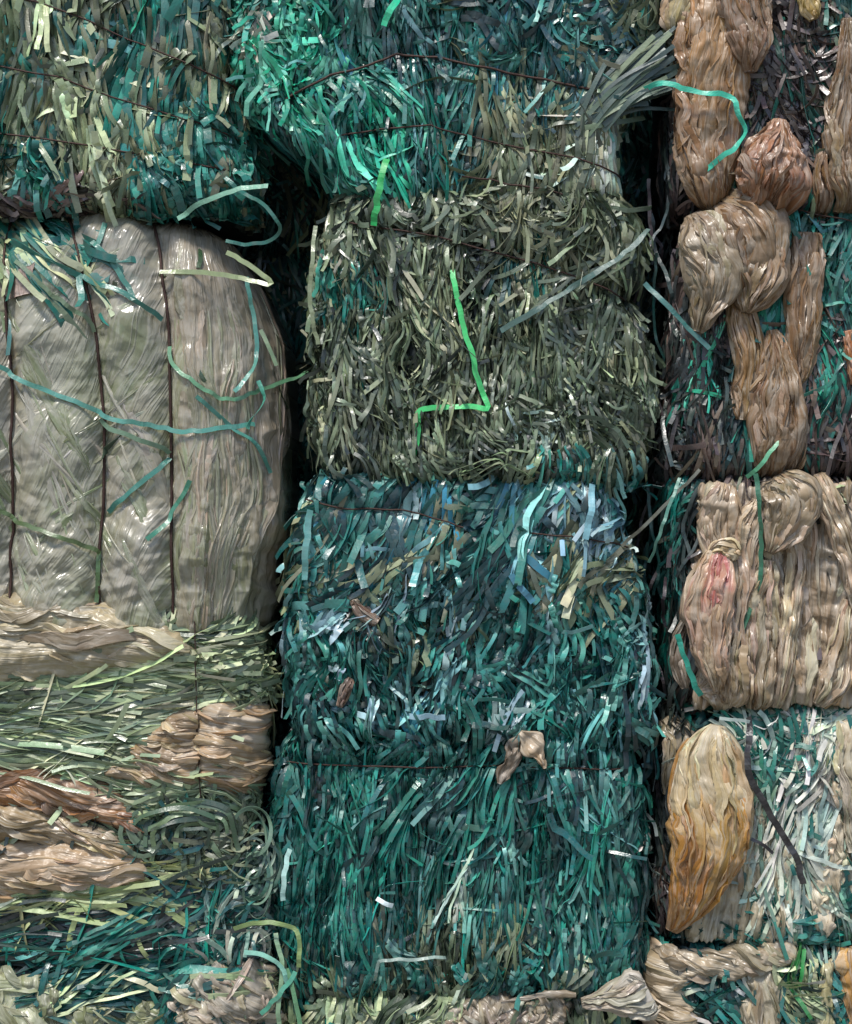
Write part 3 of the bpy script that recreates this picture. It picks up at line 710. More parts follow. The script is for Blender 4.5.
def wrap_mesh(b):
    nu, nv = 560, 440
    u = np.linspace(-300, 283 + 60 + 150, nu)[:, None]; v = (198.5 + (647.5 - 198.5) * np.linspace(0, 1, nv))[None]
    u, v = np.broadcast_arrays(u, v); u = u + 8.5 - 0
    P = b.S(u, v); nn = b.Nrm(u, v); x = P[..., 0]; y = v
    right = np.clip((x - np.interp(y, [p[1] for p in ww2], [p[0] for p in ww2])) / 12, 0, 1)
    mid = 1 - right
    # folds run down and slightly left on the right hand sheet, obliquely on the panels
    ang = math.radians(24); a = x * math.cos(ang) + y * math.sin(ang) + 10 * noise(x / 50, y / 60, 3); c = -x * math.sin(ang) + y * math.cos(ang)
    an2 = math.radians(-62); a2 = x * math.cos(an2) + y * math.sin(an2) + 12 * noise(x / 40, y / 30, 5); c2 = -x * math.sin(an2) + y * math.cos(an2)
    r1 = 2.6 * ridge(a / 20, c / 190, 1) ** 1 + 1.5 * ridge(a / 8, c / 120, 2)
    r2 = 1.0 * ridge(a2 / 16, c2 / 110, 6) + .7 * ridge(a2 / 6, c2 / 60, 7) + 1.2 * ridge(a / 30, c / 90, 8)
    low = np.clip((y - 470) / 110, 0, 1)
    cr = crump(x / 20, y / 28, 44, 4) * (6.5 + 5 * low) + crump(x / 9, y / 12, 45, 4) * (1.6 + 1.6 * low)
    er = b.hw(y, 1 + 0 * y) + b.cx; tt = (x - 172) / np.maximum(er - 172, 30) * 105
    r1 = folds(tt + 6 * noise(tt / 30, y / 90, 4), y, 63, (5.5, 2.4, 1.2), (24, 9))
    cr = folds(a, c, 65, (3.4, 1.5, .7), (30, 12)) * (1 + .3 * low); r2 = folds(x + .25 * y, y, 66, (.6, .6, 1.1), (30, 12)) * (.5 + 1.3 * low)
    h = right * (r1 + cr * .3) * np.clip(.5 + (y - 330) / 200, .4, 1.4) + mid * (r2 + cr) 
    for q in (ww0, ww1, ww2, ww3):                                     # puckers running into each wire
        dist = polydist(x, y, q); h = h * (1 - .5 * np.exp(-(dist / 4) ** 2)) + 1.0 * np.exp(-(dist / 9) ** 2) * ridge(y / 9 + x / 30, x / 40, 12)
    h = h + 2.4
    P = P + nn * h[..., None]
    base = lin((184, 178, 160)); green = lin((150, 160, 120)); tan = lin((180, 164, 142)); pale = lin((200, 200, 184))
    g1 = np.clip(fbm(x / 60 + y / 200, y / 90, 9) * 1.6 + .25 * (1 - right), 0, 1)[..., None] * .8
    C = base * (1 - g1) + green * g1
    k = np.clip(right * .7 + .4 * fbm(x / 40, y / 50, 15), 0, 1)[..., None]; C = C * (1 - k) + tan * k
    k = (np.exp(-(((x - 222) / 26) ** 2 + ((y - 575) / 70) ** 2)) * .9)[..., None]; C = C * (1 - k) + lin((120, 132, 84)) * k
    k = (np.exp(-(((x - 270) / 18) ** 2 + ((y - 510) / 90) ** 2)) * .8)[..., None]; C = C * (1 - k) + lin((190, 170, 150)) * k
    k = (np.exp(-(((x - 45) / 34) ** 2 + ((y - 345) / 60) ** 2)) * .7)[..., None]; C = C * (1 - k) + pale * k
    k = (np.exp(-(((x - 14) / 5) ** 2 + ((y - 372) / 30) ** 2)) * .7)[..., None]; C = C * (1 - k) + lin((196, 156, 60)) * k
    C = np.concatenate([C, np.full(C.shape[:2] + (1,), .5)], -1)
    # overlapping layers of the wrap: broad thin bands, and long pleats drawn together at the foot of the right hand sheet
    r = np.random.default_rng(99); parts = []
    def bands(N_, K, X, Y, wd, up, lift, cb):
        uu = b.U(X, Y); nn = b.Nrm(uu, Y); t = np.linspace(0, 1, K)[None]
        PP = b.S(uu, Y) + nn * (up + r.uniform(0, 1.4, (N_, 1)) - 3 * np.abs(2 * t - 1) ** 4)[..., None]
        T = unit(np.gradient(PP, axis=1)); B = unit(np.cross(T, nn)); Nn = np.cross(B, T)
        ww = wd[:, None] * np.sqrt(np.clip(1.04 - (2 * t - 1) ** 2, 0, 1)).clip(.3, 1)
        parts.append(pleats(PP, B, Nn, ww, pleat_cols(cb, r, N_, .12), r, seg=4, lift=lift))
    N_, K = 64, 22; t = np.linspace(0, 1, K)[None]
    e0 = r.uniform(.02, 1.0, (N_, 1)); ya = r.uniform(225, 520, (N_, 1)); yb = np.minimum(ya + r.uniform(60, 330, (N_, 1)), 644); Y = ya + (yb - ya) * t
    er_ = b.hw(Y, 1 + 0 * Y) + b.cx; ee = e0 + .09 * noise(Y / 70, e0 * 12, 5) - .35 * np.clip((Y - 420) / 220, 0, 1) * (e0 - .2); X = 173 + ee * (er_ - 175)
    bands(N_, K, X, Y, np.exp(r.uniform(1.0, 3.3, N_)), 3.0, .09, np.where(r.random((N_, 1)) < .4, lin((190, 174, 150)), lin((164, 164, 134))) * np.ones((N_, 3)))
    N_ = 60; L = r.uniform(60, 200, (N_, 1)); aa_ = np.where(r.random((N_, 1)) < .75, r.normal(.42, .12, (N_, 1)), r.normal(-.9, .12, (N_, 1)))
    x0 = r.uniform(-20, 172, (N_, 1)); y0 = r.uniform(265, 600, (N_, 1)); X = x0 + np.sin(aa_) * L * (t - .5); Y = (y0 + np.cos(aa_) * L * (t - .5)).clip(215, 640)
    k_ = X.max(1) < 176; X, Y = X[k_], Y[k_]; N_ = len(X)
    bands(N_, K, X, Y, np.exp(r.uniform(.3, 3.1, N_)), 2.4, .05, np.where(r.random((N_, 1)) < .6, lin((196, 192, 176)), lin((150, 160, 122))) * np.ones((N_, 3)))
    # torn open at the top left, where the straps show
    n_, m_ = nu, nv
    Q = grid_quads(n_, m_).reshape(n_ - 1, m_ - 1, 4)[:, :, [0, 3, 2, 1]]
    X, Y = x[:-1, :-1], y[:-1, :-1]
    tear = (Y < 240 + 10 * noise(X / 9, Y / 9, 3)) & (X < np.interp(Y, [198, 262], [58, 88]) - 6 + 5 * noise(Y / 7, 0, 8)) & (X > -200)
    Q = Q[~tear].reshape(-1, 4)
    VV, QQ, CC, UU, o_ = [P.reshape(-1, 3)], [Q], [C.reshape(-1, 4)], [np.stack([np.where(right > .5, tt, a * .8), np.where(right > .5, y, c * .8)], -1).reshape(-1, 2) * S_], nu * nv
    for v_, q_, c_, u_ in parts: VV.append(v_); QQ.append(q_ + o_); CC.append(c_); UU.append(u_); o_ += len(v_)
    mk('film_wrap', W(np.concatenate(VV)), np.concatenate(QQ), M_WRAP, b.root, np.concatenate(CC), np.concatenate(UU))
wrap_mesh(b)
for q in (ww3, ww0, ww1, ww2):
    b.pinch = [(p, 17, 15) for p in (ww0, ww1, ww2, ww3)]
    b.wire(q, r=1.6, lift=5.2, wob=.5)
# paper label stuck under the film
def patch_on(b, name, x0, x1, y0, y1, lift, rgb, mat, seed):
    n, m = 30, 26; X, Y = np.meshgrid(np.linspace(x0, x1, n), np.linspace(y0, y1, m), indexing='ij')
    t = (X - x0) / (x1 - x0); X = X + 3 * noise(Y / 7, t * 2, seed); Y = Y + 2.5 * noise(X / 8, 0, seed + 1) - 6 * t
    u = b.U(X, Y); P = b.S(u, Y) + b.Nrm(u, Y) * (lift + 1.2 * crump(X / 8, Y / 8, seed) * 2)[..., None]
    P2 = P - b.Nrm(u, Y) * .5
    Q = grid_quads(n, m); V = np.concatenate([P.reshape(-1, 3), P2.reshape(-1, 3)])
    C = np.concatenate([lin(rgb) * np.ones((n * m * 2, 3)) * (1 - .25 * (noise(V[:, :1] / 2.2, V[:, 1:2] / 1.2, 5) > .25) * 1.0), np.full((n * m * 2, 1), .9)], 1)
    ring = [i * m for i in range(n)] + [(n - 1) * m + j for j in range(1, m)] + [i * m + m - 1 for i in range(n - 2, -1, -1)] + [j for j in range(m - 2, 0, -1)]
    side = [[a, ring[(k + 1) % len(ring)], ring[(k + 1) % len(ring)] + n * m, a + n * m] for k, a in enumerate(ring)]
    return mk(name, W(V), np.concatenate([Q, Q[:, ::-1] + n * m, side]), mat, b.root, C, V[:, :2] * S_)
patch_on(b, 'paper_label', 3, 38, 272, 300, 6, (196, 172, 160), M_FILM, 8)['label'] = 'pinkish crumpled paper label'

# mixed bale, layers lying sideways
b = L3 = Bale('mixed_bale', 'bale of sideways layers of tan film and pale sage straps, below the wrapped bale', -260, 262, 588, 972, R=44, Rv=34, seed=33,
              edge=[(588, 236), (640, 258), (700, 262), (760, 258), (800, 252), (830, 246), (870, 268), (940, 272), (975, 266)])
wv = [(193, 600), (196, 660), (197, 720), (201, 790), (203, 848), (206, 960)]
b.pinch = [(wv, 7, 9)]
b.core(inset=14)
fill_bale(b, [
    dict(poly=[(-60, 600), (180, 600), (190, 648), (300, 652), (300, 972), (-60, 972)], n=1300, pal=DARK, h=(-14, -5), w=(4, 7), L=(30, 90), ang=90, amp=18),
    dict(poly=[(-60, 676), (70, 672), (170, 655), (200, 640), (262, 636), (300, 650), (300, 720), (262, 702), (175, 700), (110, 760), (-60, 768)], n=1100, pal=SAGE, pal2=OLIVE, cut=.35, h=(-7, 6), w=(3.2, 5.8), L=(60, 170), ang=91, amp=8, cvar=6, sc=60, wild=.06, wav=.05, clip=False, roll=.7, kink=.08),
    dict(poly=[(190, 652), (265, 656), (330, 664), (330, 700), (262, 694), (200, 684)], n=300, pal=SAGE, h=(-2, 7), w=(4, 6), L=(12, 30), ang=98, amp=40, wild=.3, stray=.25),
    dict(poly=[(100, 742), (190, 800), (262, 775), (262, 812), (150, 812), (60, 775)], n=170, pal=SAGE, h=(2, 8), w=(3, 4.5), L=(50, 110), ang=75, amp=40, wild=.1, stray=.05),
    dict(poly=[(-60, 880), (140, 880), (215, 842), (262, 850), (300, 880), (300, 972), (-60, 972)], n=1700, pal=DARK, pal2=DTEAL, cut=0., h=(-8, 5), w=(3, 5.5), L=(50, 150), ang=106, amp=14, wav=.06, sc=60, cvar=12, wild=.12, kink=.1),
    dict(poly=[(-60, 888), (50, 900), (150, 880), (200, 860), (200, 880), (60, 915), (-60, 908)], n=120, pal=[((184, 190, 138), 3), ((150, 160, 110), 2)], h=(2, 7), w=(4, 6), L=(40, 90), ang=100, amp=14, wild=.05),
    dict(poly=[(35, 975), (45, 950), (130, 915), (150, 925), (100, 950), (60, 985)], n=46, pal=[((50, 150, 132), 3), ((30, 116, 102), 2), ((110, 180, 162), 1)], h=(2, 8), w=(3.5, 5), L=(40, 90), ang=114, amp=14, cvar=12, wild=.1),
    dict(poly=rect(150, 262, 806, 864), n=200, pal=GREY, pal2=DTEAL, h=(0, 12), w=(3, 5), L=(20, 50), ang=30, amp=70, curl=.25, wild=.3),
    dict(poly=rect(205, 300, 870, 972), n=420, pal=DTEAL, pal2=PALE, cut=.42, h=(-2, 8), w=(3, 5), L=(30, 80), ang=150, amp=60, curl=.22, wild=.3, stray=.1),
], single=100)
b.wire(wv[:5], r=.7, lift=11)
sheet('film_sheet', b, [(-80, 592), (40, 590), (120, 604), (182, 630), (198, 652), (150, 668), (60, 680), (-80, 686)], (172, 162, 138), ang=84, A=(4.5, 2.4, 1.8), f=(26, 9), lift=15, edge=20, dip=20, pw=(2.5, 24), pl=(30, 160), pvar=7, dens=.5, seed=41, label='long grey tan film roll across the top of the bale')
sheet('film_sheet', b, [(95, 775), (140, 735), (180, 706), (225, 700), (264, 708), (268, 760), (262, 800), (200, 790), (150, 792)], (164, 140, 110), ang=78, A=(4, 2.4, 3), f=(22, 9), pvar=15, pl=(20, 90), pw=(3, 12), lift=11, edge=14, seed=42, tint=(176, 156, 130), label='crumpled tan film end')
sheet('film_sheet', b, [(-80, 762), (60, 768), (120, 790), (152, 826), (150, 842), (60, 812), (-80, 800)], (154, 112, 72), ang=76, A=(4.5, 2.4, 1), f=(16, 7), lift=9, edge=12, seed=43, tint=(120, 84, 56), label='orange brown film folds')
sheet('film_sheet', b, [(-80, 796), (40, 806), (110, 832), (156, 856), (140, 868), (60, 846), (-80, 836)], (160, 142, 114), ang=72, A=(4, 2.4, 1), f=(14, 7), lift=10, edge=11, seed=44)
sheet('film_sheet', b, [(-80, 838), (60, 842), (140, 852), (158, 870), (140, 888), (40, 896), (-80, 900)], (178, 156, 132), ang=88, A=(4.5, 2.2, .8), f=(22, 8), lift=14, edge=18, dip=18, pw=(2.5, 20), pl=(30, 160), pvar=6, dens=.5, seed=45, label='thick pinkish tan film fold')
# loops of dark strap coiled at the right end
r_ = np.random.default_rng(3)
for k in range(34):
    cx, cy = 196 + r_.normal(0, 8), 834 + r_.normal(0, 4); a0 = r_.uniform(-.7, .7); sp_ = r_.uniform(1.8, 4.4); rx, ry = 52 * math.sqrt(r_.uniform(.12, 1)), 0
    ry = rx * r_.uniform(.42, .72); t = np.linspace(PI * .85 + a0, PI * .85 + a0 + sp_, 16)
    pts = np.stack([cx + rx * np.cos(t), cy + ry * np.sin(t) * 1.0, 6 + r_.uniform(-6, 7) + 4 * np.sin(t * 2 + k) - (cx + rx * np.cos(t) - 196) * 0 - np.clip(cx + rx * np.cos(t) - 222, 0, 99) ** 1.5 * .1], 1)
    pts[:, 0] += 7 * noise(t * 1.3, k * 3.7, 5); pts[:, 1] += 6 * noise(t * 1.3, k * 5.7, 9)
    strap_line('strap', pts, r_.uniform(3, 5.5), [(84, 108, 76), (62, 86, 62), (112, 132, 94), (46, 66, 52)][k % 4] if k else (190, 196, 160), parent=b.root, twist=list(r_.uniform(-.9, .9, 4)), rough=r_.random())
for k in range(22):
    cx, cy = 254 + r_.normal(0, 6), 868 + r_.normal(0, 18); rx = r_.uniform(6, 20); ry = rx * r_.uniform(.9, 1.9); a0 = r_.uniform(-1, 1); t = np.linspace(a0 - 1.8, a0 + 2.6, 14)
    pts = np.stack([cx + rx * np.cos(t), cy + ry * np.sin(t), 2 + r_.uniform(-6, 4) + 4 * np.sin(t * 2)], 1)
    strap_line('strap', pts, r_.uniform(2.5, 4), [(96, 124, 102), (50, 90, 74), (150, 168, 148), (40, 66, 56)][k % 4], parent=b.root, twist=list(r_.uniform(-1.2, 1.2, 4)), rough=r_.random())

b = L4 = Bale('film_bale', 'bale of greenish film and loose straps at the bottom left corner', -260, 276, 966, 1290, R=50, Rv=26, seed=37)
b.core(inset=12)
fill_bale(b, [
    dict(poly=rect(-60, 330, 968, 1288), n=1300, pal=DARK, pal2=DTEAL, cut=.1, h=(-12, 0), w=(3.5, 6), L=(30, 90), ang=60, amp=50, wild=.3),
    dict(poly=rect(40, 330, 966, 1060), n=520, pal=DTEAL, pal2=SAGE, cut=.3, h=(-1, 11), w=(3.5, 5.5), L=(30, 80), ang=104, amp=34, wild=.3, blobs=[(280, 1000, 40, SAGE)]),
], single=70)
sheet('film_sheet', b, [(-60, 970), (50, 974), (66, 992), (60, 1070), (-60, 1070)], (150, 158, 132), ang=20, A=(3, 2, 3), f=(24, 10), lift=9, edge=9, seed=46, pvar=30, pw=(3, 18), dens=.5, tint=(122, 138, 92))
sheet('film_sheet', b, [(60, 1002), (110, 996), (175, 1006), (170, 1070), (60, 1070)], (136, 146, 112), ang=60, A=(3, 2, 3), f=(22, 10), lift=7, edge=9, seed=47, pvar=30, pw=(3, 18), dens=.5)
sheet('film_sheet', b, [(176, 984), (200, 968), (245, 958), (272, 974), (280, 1010), (276, 1060), (190, 1060), (165, 1010)], (186, 180, 166), ang=50, A=(4, 2.4, 4), f=(20, 9), lift=9, edge=9, seed=48, pvar=40, pw=(3, 16), pl=(12, 50), dens=.7, tint=(160, 150, 134))
for i, y in enumerate((1150, 1250)): b.wire([(-60, y), (60, y + 2), (200, y), (262, y + 1)])

# ------------------------------------------------------------------ MIDDLE COLUMN
b = M1 = Bale('strap_bale', 'bale of teal and olive straps at the top centre, splayed wide at both ends', 262, 628, -66, 212, R=40, Rv=36, seed=51,
              left=[(-66, 222), (60, 226), (105, 242), (135, 274), (165, 318), (190, 338), (212, 346)], edge=[(-66, 690), (0, 668), (50, 650), (100, 634), (130, 622), (212, 616)])
a1 = [(285, 100), (330, 76), (370, 66), (395, 54), (440, 58), (470, 66), (520, 75), (560, 84), (600, 92)]
a2 = [(340, 136), (380, 130), (430, 126), (480, 138), (530, 150), (580, 160), (616, 172)]
a3 = [(460, 178), (520, 184), (560, 192), (600, 204)]
b.pinch = [(a1, 5, 6), (a2, 5, 6)]
b.core(inset=14)
pt = rect(170, 720, -70, 210)
fill_bale(b, [
    dict(poly=pt, n=2200, pal=DARK, pal2=DTEAL, cut=.1, h=(-14, -5), w=(3, 5), L=(25, 80)),
    dict(poly=[(330, -66), (720, -66), (700, 208), (250, 208), (230, 110), (320, 90)], n=3900, pal=BLUE, pal2=DTEAL, cut=.25, h=(-9, 4), w=(2.6, 5), L=(22, 80), amp=14, csc=34, wild=.08, roll=.9,
         blobs=[(470, 30, 45, BLUE), (560, 20, 60, BLUE), (530, 70, 40, BLUE), (600, 170, 34, OLIVE), (500, 120, 20, OLIVE), (545, 165, 34, OLIVE), (460, 165, 26, OLIVE), (500, 170, 34, OLIVE), (470, 110, 14, OLIVE), (605, 90, 26, GREY), (450, 130, 44, DTEAL), (400, 90, 40, DTEAL), (640, 40, 30, GREY), (350, 40, 40, TEAL), (350, 120, 40, DTEAL), (300, 150, 60, DTEAL)]),
    dict(poly=[(170, -66), (322, -66), (325, 80), (290, 110), (235, 112), (170, 90)], n=1600, pal=BTEAL, pal2=TEAL, cut=.25, h=(-8, 6), w=(3, 6), L=(18, 60), ang=-14, amp=36, sc=30, cvar=26, wild=.2, kink=.2, stray=.12, curl=.03, roll=.7, lm=1.2,
         blobs=[(250, 30, 20, PALE)]),
    dict(poly=[(290, 100), (400, 90), (420, 170), (330, 200)], n=260, pal=TEAL, pal2=BTEAL, cut=.1, h=(-2, 7), w=(3, 5), L=(25, 60), ang=25, amp=35, wild=.2, stray=.1),
    dict(poly=rect(440, 640, -60, 60), n=120, pal=BLUE, pal2=OLIVE, cut=.4, h=(2, 7), w=(4, 8), L=(14, 34), ang=60, amp=60, wild=.5),
    dict(poly=rect(560, 640, 0, 110), n=190, pal=GREY, pal2=BLUE, h=(0, 8), w=(3.5, 5.5), L=(22, 60), ang=10, amp=60, curl=.2, wild=.2, stray=.1),
    dict(poly=rect(480, 620, 120, 208), n=240, pal=OLIVE, pal2=PALE, cut=.5, h=(0, 6), w=(4, 6.5), L=(35, 80), amp=14, wild=.05),
], single=100)
for q in (a1, a2, a3): b.wire(q, r=1.3 if q is a1 else .95, lift=8)
# the fan of olive straps spreading out to the upper right
r_ = np.random.default_rng(9)
for k in range(100):
    t = r_.random(); j = r_.normal(0, 1)
    e = (664 - 14 * abs(t - .5) + r_.normal(0, 14), 18 + 84 * t + r_.normal(0, 8), r_.uniform(-40, 10)); s0 = (572 + 22 * t + r_.normal(0, 5), 128 - 2 * t + r_.normal(0, 7), r_.uniform(-4, 6))
    mdl = ((s0[0] + e[0]) / 2 + r_.normal(0, 2), (s0[1] + e[1]) / 2 - 4 + r_.normal(0, 3), (s0[2] + e[2]) / 2 + 6)
    strap_line('strap', [s0, mdl, e], r_.uniform(3, 5.5), [(104, 122, 96), (74, 94, 76), (118, 132, 102), (56, 78, 70), (44, 66, 64)][k % 5], parent=b.root, twist=list(r_.uniform(-.35, .35, 3)), rough=1)

b = M2 = Bale('strap_bale', 'dark grey green strap bale with bright green straps on its front, under the top row', 308, 656, 176, 480, R=32, Rv=38, Rb=20, seed=61, bulge=8, deep=250,
              left=[(176, 345), (200, 330), (240, 314), (330, 308), (440, 312), (478, 330)], edge=[(176, 606), (215, 634), (240, 645), (275, 642), (296, 624), (318, 640), (350, 655), (410, 660), (445, 652), (478, 640)])
m1_ = [(350, 222), (420, 234), (470, 246), (540, 262), (590, 282), (628, 298)]; m2_ = [(318, 420), (390, 432), (480, 430), (560, 436), (640, 420)]
b.pinch = [(m1_, 6, 7), (m2_, 2, 6)]
b.core(inset=13)
fill_bale(b, [
    dict(poly=rect(200, 760, 178, 476), n=1800, pal=DARK, h=(-14, -6), w=(3, 5), L=(25, 80)),
    dict(poly=rect(210, 755, 176, 478), n=6400, pal=GREY, pal2=OLIVE, cut=.38, h=(-8, 4), w=(2.4, 4.8), L=(16, 56), amp=10, wav=.08, sc=34, csc=14, cvar=13, wild=.07, roll=1.0, kink=.15, ripple=2.8,
         swirl=[(412, 362, 32, .55), (545, 215, 26, .6)], blobs=[(345, 290, 34, TEAL), (330, 330, 30, GREY), (520, 260, 20, DTEAL), (350, 260, 16, PALE)]),
    dict(poly=[(350, 176), (590, 176), (640, 240), (560, 250), (450, 225), (350, 240)], n=420, pal=GREY, pal2=OLIVE, cut=-.1, h=(0, 8), w=(3.5, 5.5), L=(30, 70), ang=12, amp=36, curl=.12, wild=.2, stray=.12,
         swirl=[(412, 215, 30, .9), (548, 212, 28, .9), (490, 190, 25, .7)]),
    dict(poly=rect(320, 650, 462, 484), n=200, pal=GREY, pal2=DTEAL, cut=.2, h=(2, 14), w=(2.5, 5), L=(16, 44), ang=20, amp=60, wild=.4, clip=False, stray=.3),
    dict(poly=rect(480, 660, 370, 478), n=460, pal=GREY, pal2=PALE, cut=.55, h=(-1, 5), w=(2.2, 4), L=(12, 30), ang=40, amp=70, sc=20, wild=.4),
], single=90)
b.wire(m1_, r=.9, lift=7)

b = M3 = Bale('strap_bale', 'blue green bale of short wide shiny straps in the middle of the stack', 286, 652, 474, 744, R=30, Rv=22, Rb=18, seed=71, bulge=8,
              left=[(476, 318), (505, 302), (560, 290), (640, 284), (700, 290), (742, 300)], edge=[(476, 596), (500, 608), (540, 626), (600, 648), (660, 656), (742, 652)])
c1_ = [(312, 503), (350, 508), (400, 512), (440, 520), (470, 530)]; c2_ = [(530, 533), (570, 538), (612, 545), (636, 556)]
b.pinch = [(c1_, 5, 6), (c2_, 6, 7)]
b.core(inset=13)
fill_bale(b, [
    dict(poly=rect(200, 740, 478, 740), n=1700, pal=DARK, pal2=BLUE, cut=.2, h=(-14, -6), w=(3, 6), L=(25, 80)),
    dict(poly=rect(205, 735, 560, 742), n=3000, pal=BLUE, pal2=DTEAL, cut=.12, h=(-8, 5), w=(3, 6), L=(14, 46), amp=28, sc=30, csc=18, cvar=16, wild=.12, roll=.9, kink=.25, ripple=2.8,
         blobs=[(300, 640, 36, TEAL), (345, 700, 26, TEAL), (430, 650, 26, GREY), (630, 650, 30, BLUE), (470, 640, 20, GREY), (600, 700, 24, BLUE), (380, 610, 26, GREY)]),
    dict(poly=rect(205, 735, 476, 600), n=1300, pal=BLUE, pal2=OLIVE, cut=.3, h=(-6, 7), w=(4.5, 8.5), L=(30, 80), ang=-34, amp=36, sc=60, csc=36, cvar=18, wild=.12, roll=.55,
         blobs=[(590, 520, 34, WHITEB), (430, 540, 36, OLIVE), (500, 570, 26, BLUE), (320, 520, 26, DTEAL)]),  # white-blue blob at upper right: bluish highlight put into the strap colours
    dict(poly=rect(290, 660, 724, 750), n=260, pal=BLUE, pal2=DTEAL, cut=.1, h=(2, 14), w=(3, 6), L=(16, 50), ang=10, amp=55, wild=.4, clip=False, stray=.3),
    dict(poly=rect(205, 735, 476, 742), n=460, pal=BLUE, pal2=WHITEB, cut=.42, h=(2, 8), w=(4, 7), L=(14, 44), amp=50, wild=.3, ang=-12, stray=.1),
    dict(poly=[(585, 485), (640, 520), (664, 700), (640, 720), (610, 600)], n=80, pal=WHITEB, pal2=BLUE, h=(2, 7), w=(3, 5), L=(14, 50), amp=20, wild=.1),  # bluish highlight down the right side, painted as pale straps
], single=100)
b.wire(c1_, r=.9, lift=9); b.wire(c2_, r=.9, lift=9)
bundle('film_scrap', b, [(352, 600, 3), (362, 612, 7), (378, 622, 5)], [(120, 100, 86)], seed=3, d0=6, f=(8, 4), thick=.5)
bundle('film_scrap', b, [(340, 705, 3), (346, 690, 6), (352, 678, 3)], [(120, 96, 84)], seed=4, d0=6, f=(8, 4), thick=.5)

b = M4 = Bale('strap_bale', 'deep green bale of thin vertical straps, below the blue green one', 270, 646, 736, 1004, R=32, Rv=20, Rb=22, seed=81, bulge=6,
              left=[(738, 292), (780, 274), (860, 268), (1004, 278)], edge=[(738, 612), (760, 630), (800, 644), (880, 650), (960, 648), (1004, 642)])
d1_ = [(290, 764), (350, 766), (420, 768), (500, 766), (580, 768), (636, 772)]; d2_ = [(280, 900), (360, 905), (460, 903), (560, 903), (648, 898)]
b.pinch = [(d1_, 7, 7), (d2_, 3, 6)]
b.core(inset=13)
fill_bale(b, [
    dict(poly=rect(180, 745, 740, 1000), n=1900, pal=DARK, pal2=DTEAL, cut=0, h=(-14, -6), w=(3, 5), L=(25, 80)),
    dict(poly=rect(180, 745, 738, 1004), n=5200, pal=DTEAL, pal2=TEAL, cut=.55, h=(-8, 4), w=(2.4, 4.6), L=(20, 66), amp=5, sc=40, csc=24, cvar=9, wild=.07, wav=.05, roll=1.0, kink=.1,
         blobs=[(590, 800, 30, DTEAL), (350, 820, 30, TEAL), (500, 960, 40, GREY), (420, 980, 50, GREY)]),
    dict(poly=rect(200, 640, 745, 860), n=240, pal=DTEAL, pal2=TEAL, cut=.2, h=(1, 7), w=(4, 6.5), L=(24, 55), ang=-20, amp=30, wild=.3),
    dict(poly=[(540, 760), (600, 752), (640, 800), (645, 860), (600, 850)], n=90, pal=BLUE, pal2=DTEAL, cut=.2, h=(1, 6), w=(3, 5), L=(30, 70), amp=8, wild=.03),
    dict(poly=rect(458, 462, 800, 1000), n=14, pal=PALE, h=(0, 5), w=(3, 4), L=(20, 50), amp=6, wild=.05, spread=2),
    dict(poly=rect(646, 680, 800, 990), n=16, pal=PALE, h=(0, 5), w=(2.5, 4), L=(14, 40), amp=10, wild=.1),
    dict(poly=rect(270, 650, 960, 1004), n=300, pal=DTEAL, pal2=GREY, cut=.2, h=(0, 6), w=(4, 6), L=(14, 40), amp=45, wild=.3),
], single=100)
b.wire(d1_, r=.9, lift=6)

b = M5 = Bale('mixed_bale', 'bale of grey film and pale straps, only its top edge in view at bottom centre', 286, 640, 994, 1290, R=42, Rv=22, seed=91)
b.core(inset=12)
fill_bale(b, [
    dict(poly=rect(220, 720, 996, 1288), n=2000, pal=DTEAL, pal2=SAGE, cut=.1, h=(-12, 3), w=(3.5, 6), L=(20, 60), amp=20, wild=.1, blobs=[(570, 1010, 60, SAGE)]),
    dict(poly=rect(300, 620, 994, 1040), n=260, pal=GREY, pal2=SAGE, cut=.1, h=(0, 6), w=(4, 6), L=(15, 45), ang=-20, amp=60, wild=.3),
], single=50)
sheet('film_sheet', b, [(446, 1004), (500, 990), (560, 992), (575, 1004), (560, 1040), (440, 1040)], (150, 140, 128), ang=50, A=(3, 2.4, 4), f=(18, 8), lift=8, edge=8, seed=52, pvar=40, pl=(12, 50), pw=(3, 14))
for y in (1120, 1220): b.wire([(300, y), (400, y + 2), (560, y), (620, y + 2)])

# ------------------------------------------------------------------ RIGHT COLUMN
b = R1 = Bale('mixed_bale', 'top right bale of tan and orange brown film with dark brown straps', 668, 930, -66, 212, R=42, Rv=30, seed=101, back=4)
b.core(inset=16)
fill_bale(b, [
    dict(poly=rect(590, 960, -66, 212), n=1800, pal=DARK, pal2=BROWN, cut=-.1, h=(-14, -3), w=(3, 5), L=(30, 80)),
    dict(poly=[(742, -60), (822, -60), (818, 200), (790, 190), (745, 130)], n=1100, pal=BROWN, h=(-5, 5), w=(3, 5.5), L=(25, 70), amp=20, curl=.1, wild=.12, kink=.2, roll=.8),
    dict(poly=rect(800, 960, -60, 212), n=1000, pal=GREY, pal2=DTEAL, cut=.2, h=(-6, 5), w=(3, 6), L=(30, 80), amp=20, wild=.1, blobs=[(825, 190, 30, TEAL)]),
    dict(poly=[(648, -60), (720, -60), (700, 40), (668, 40)], n=260, pal=PALE, pal2=OLIVE, h=(-4, 6), w=(3.5, 6), L=(20, 50), amp=40, wild=.3),
    dict(poly=rect(738, 756, 90, 200), n=90, pal=DTEAL, pal2=GREY, h=(-2, 6), w=(3, 5), L=(40, 80), amp=8, wild=.02),
], single=80)
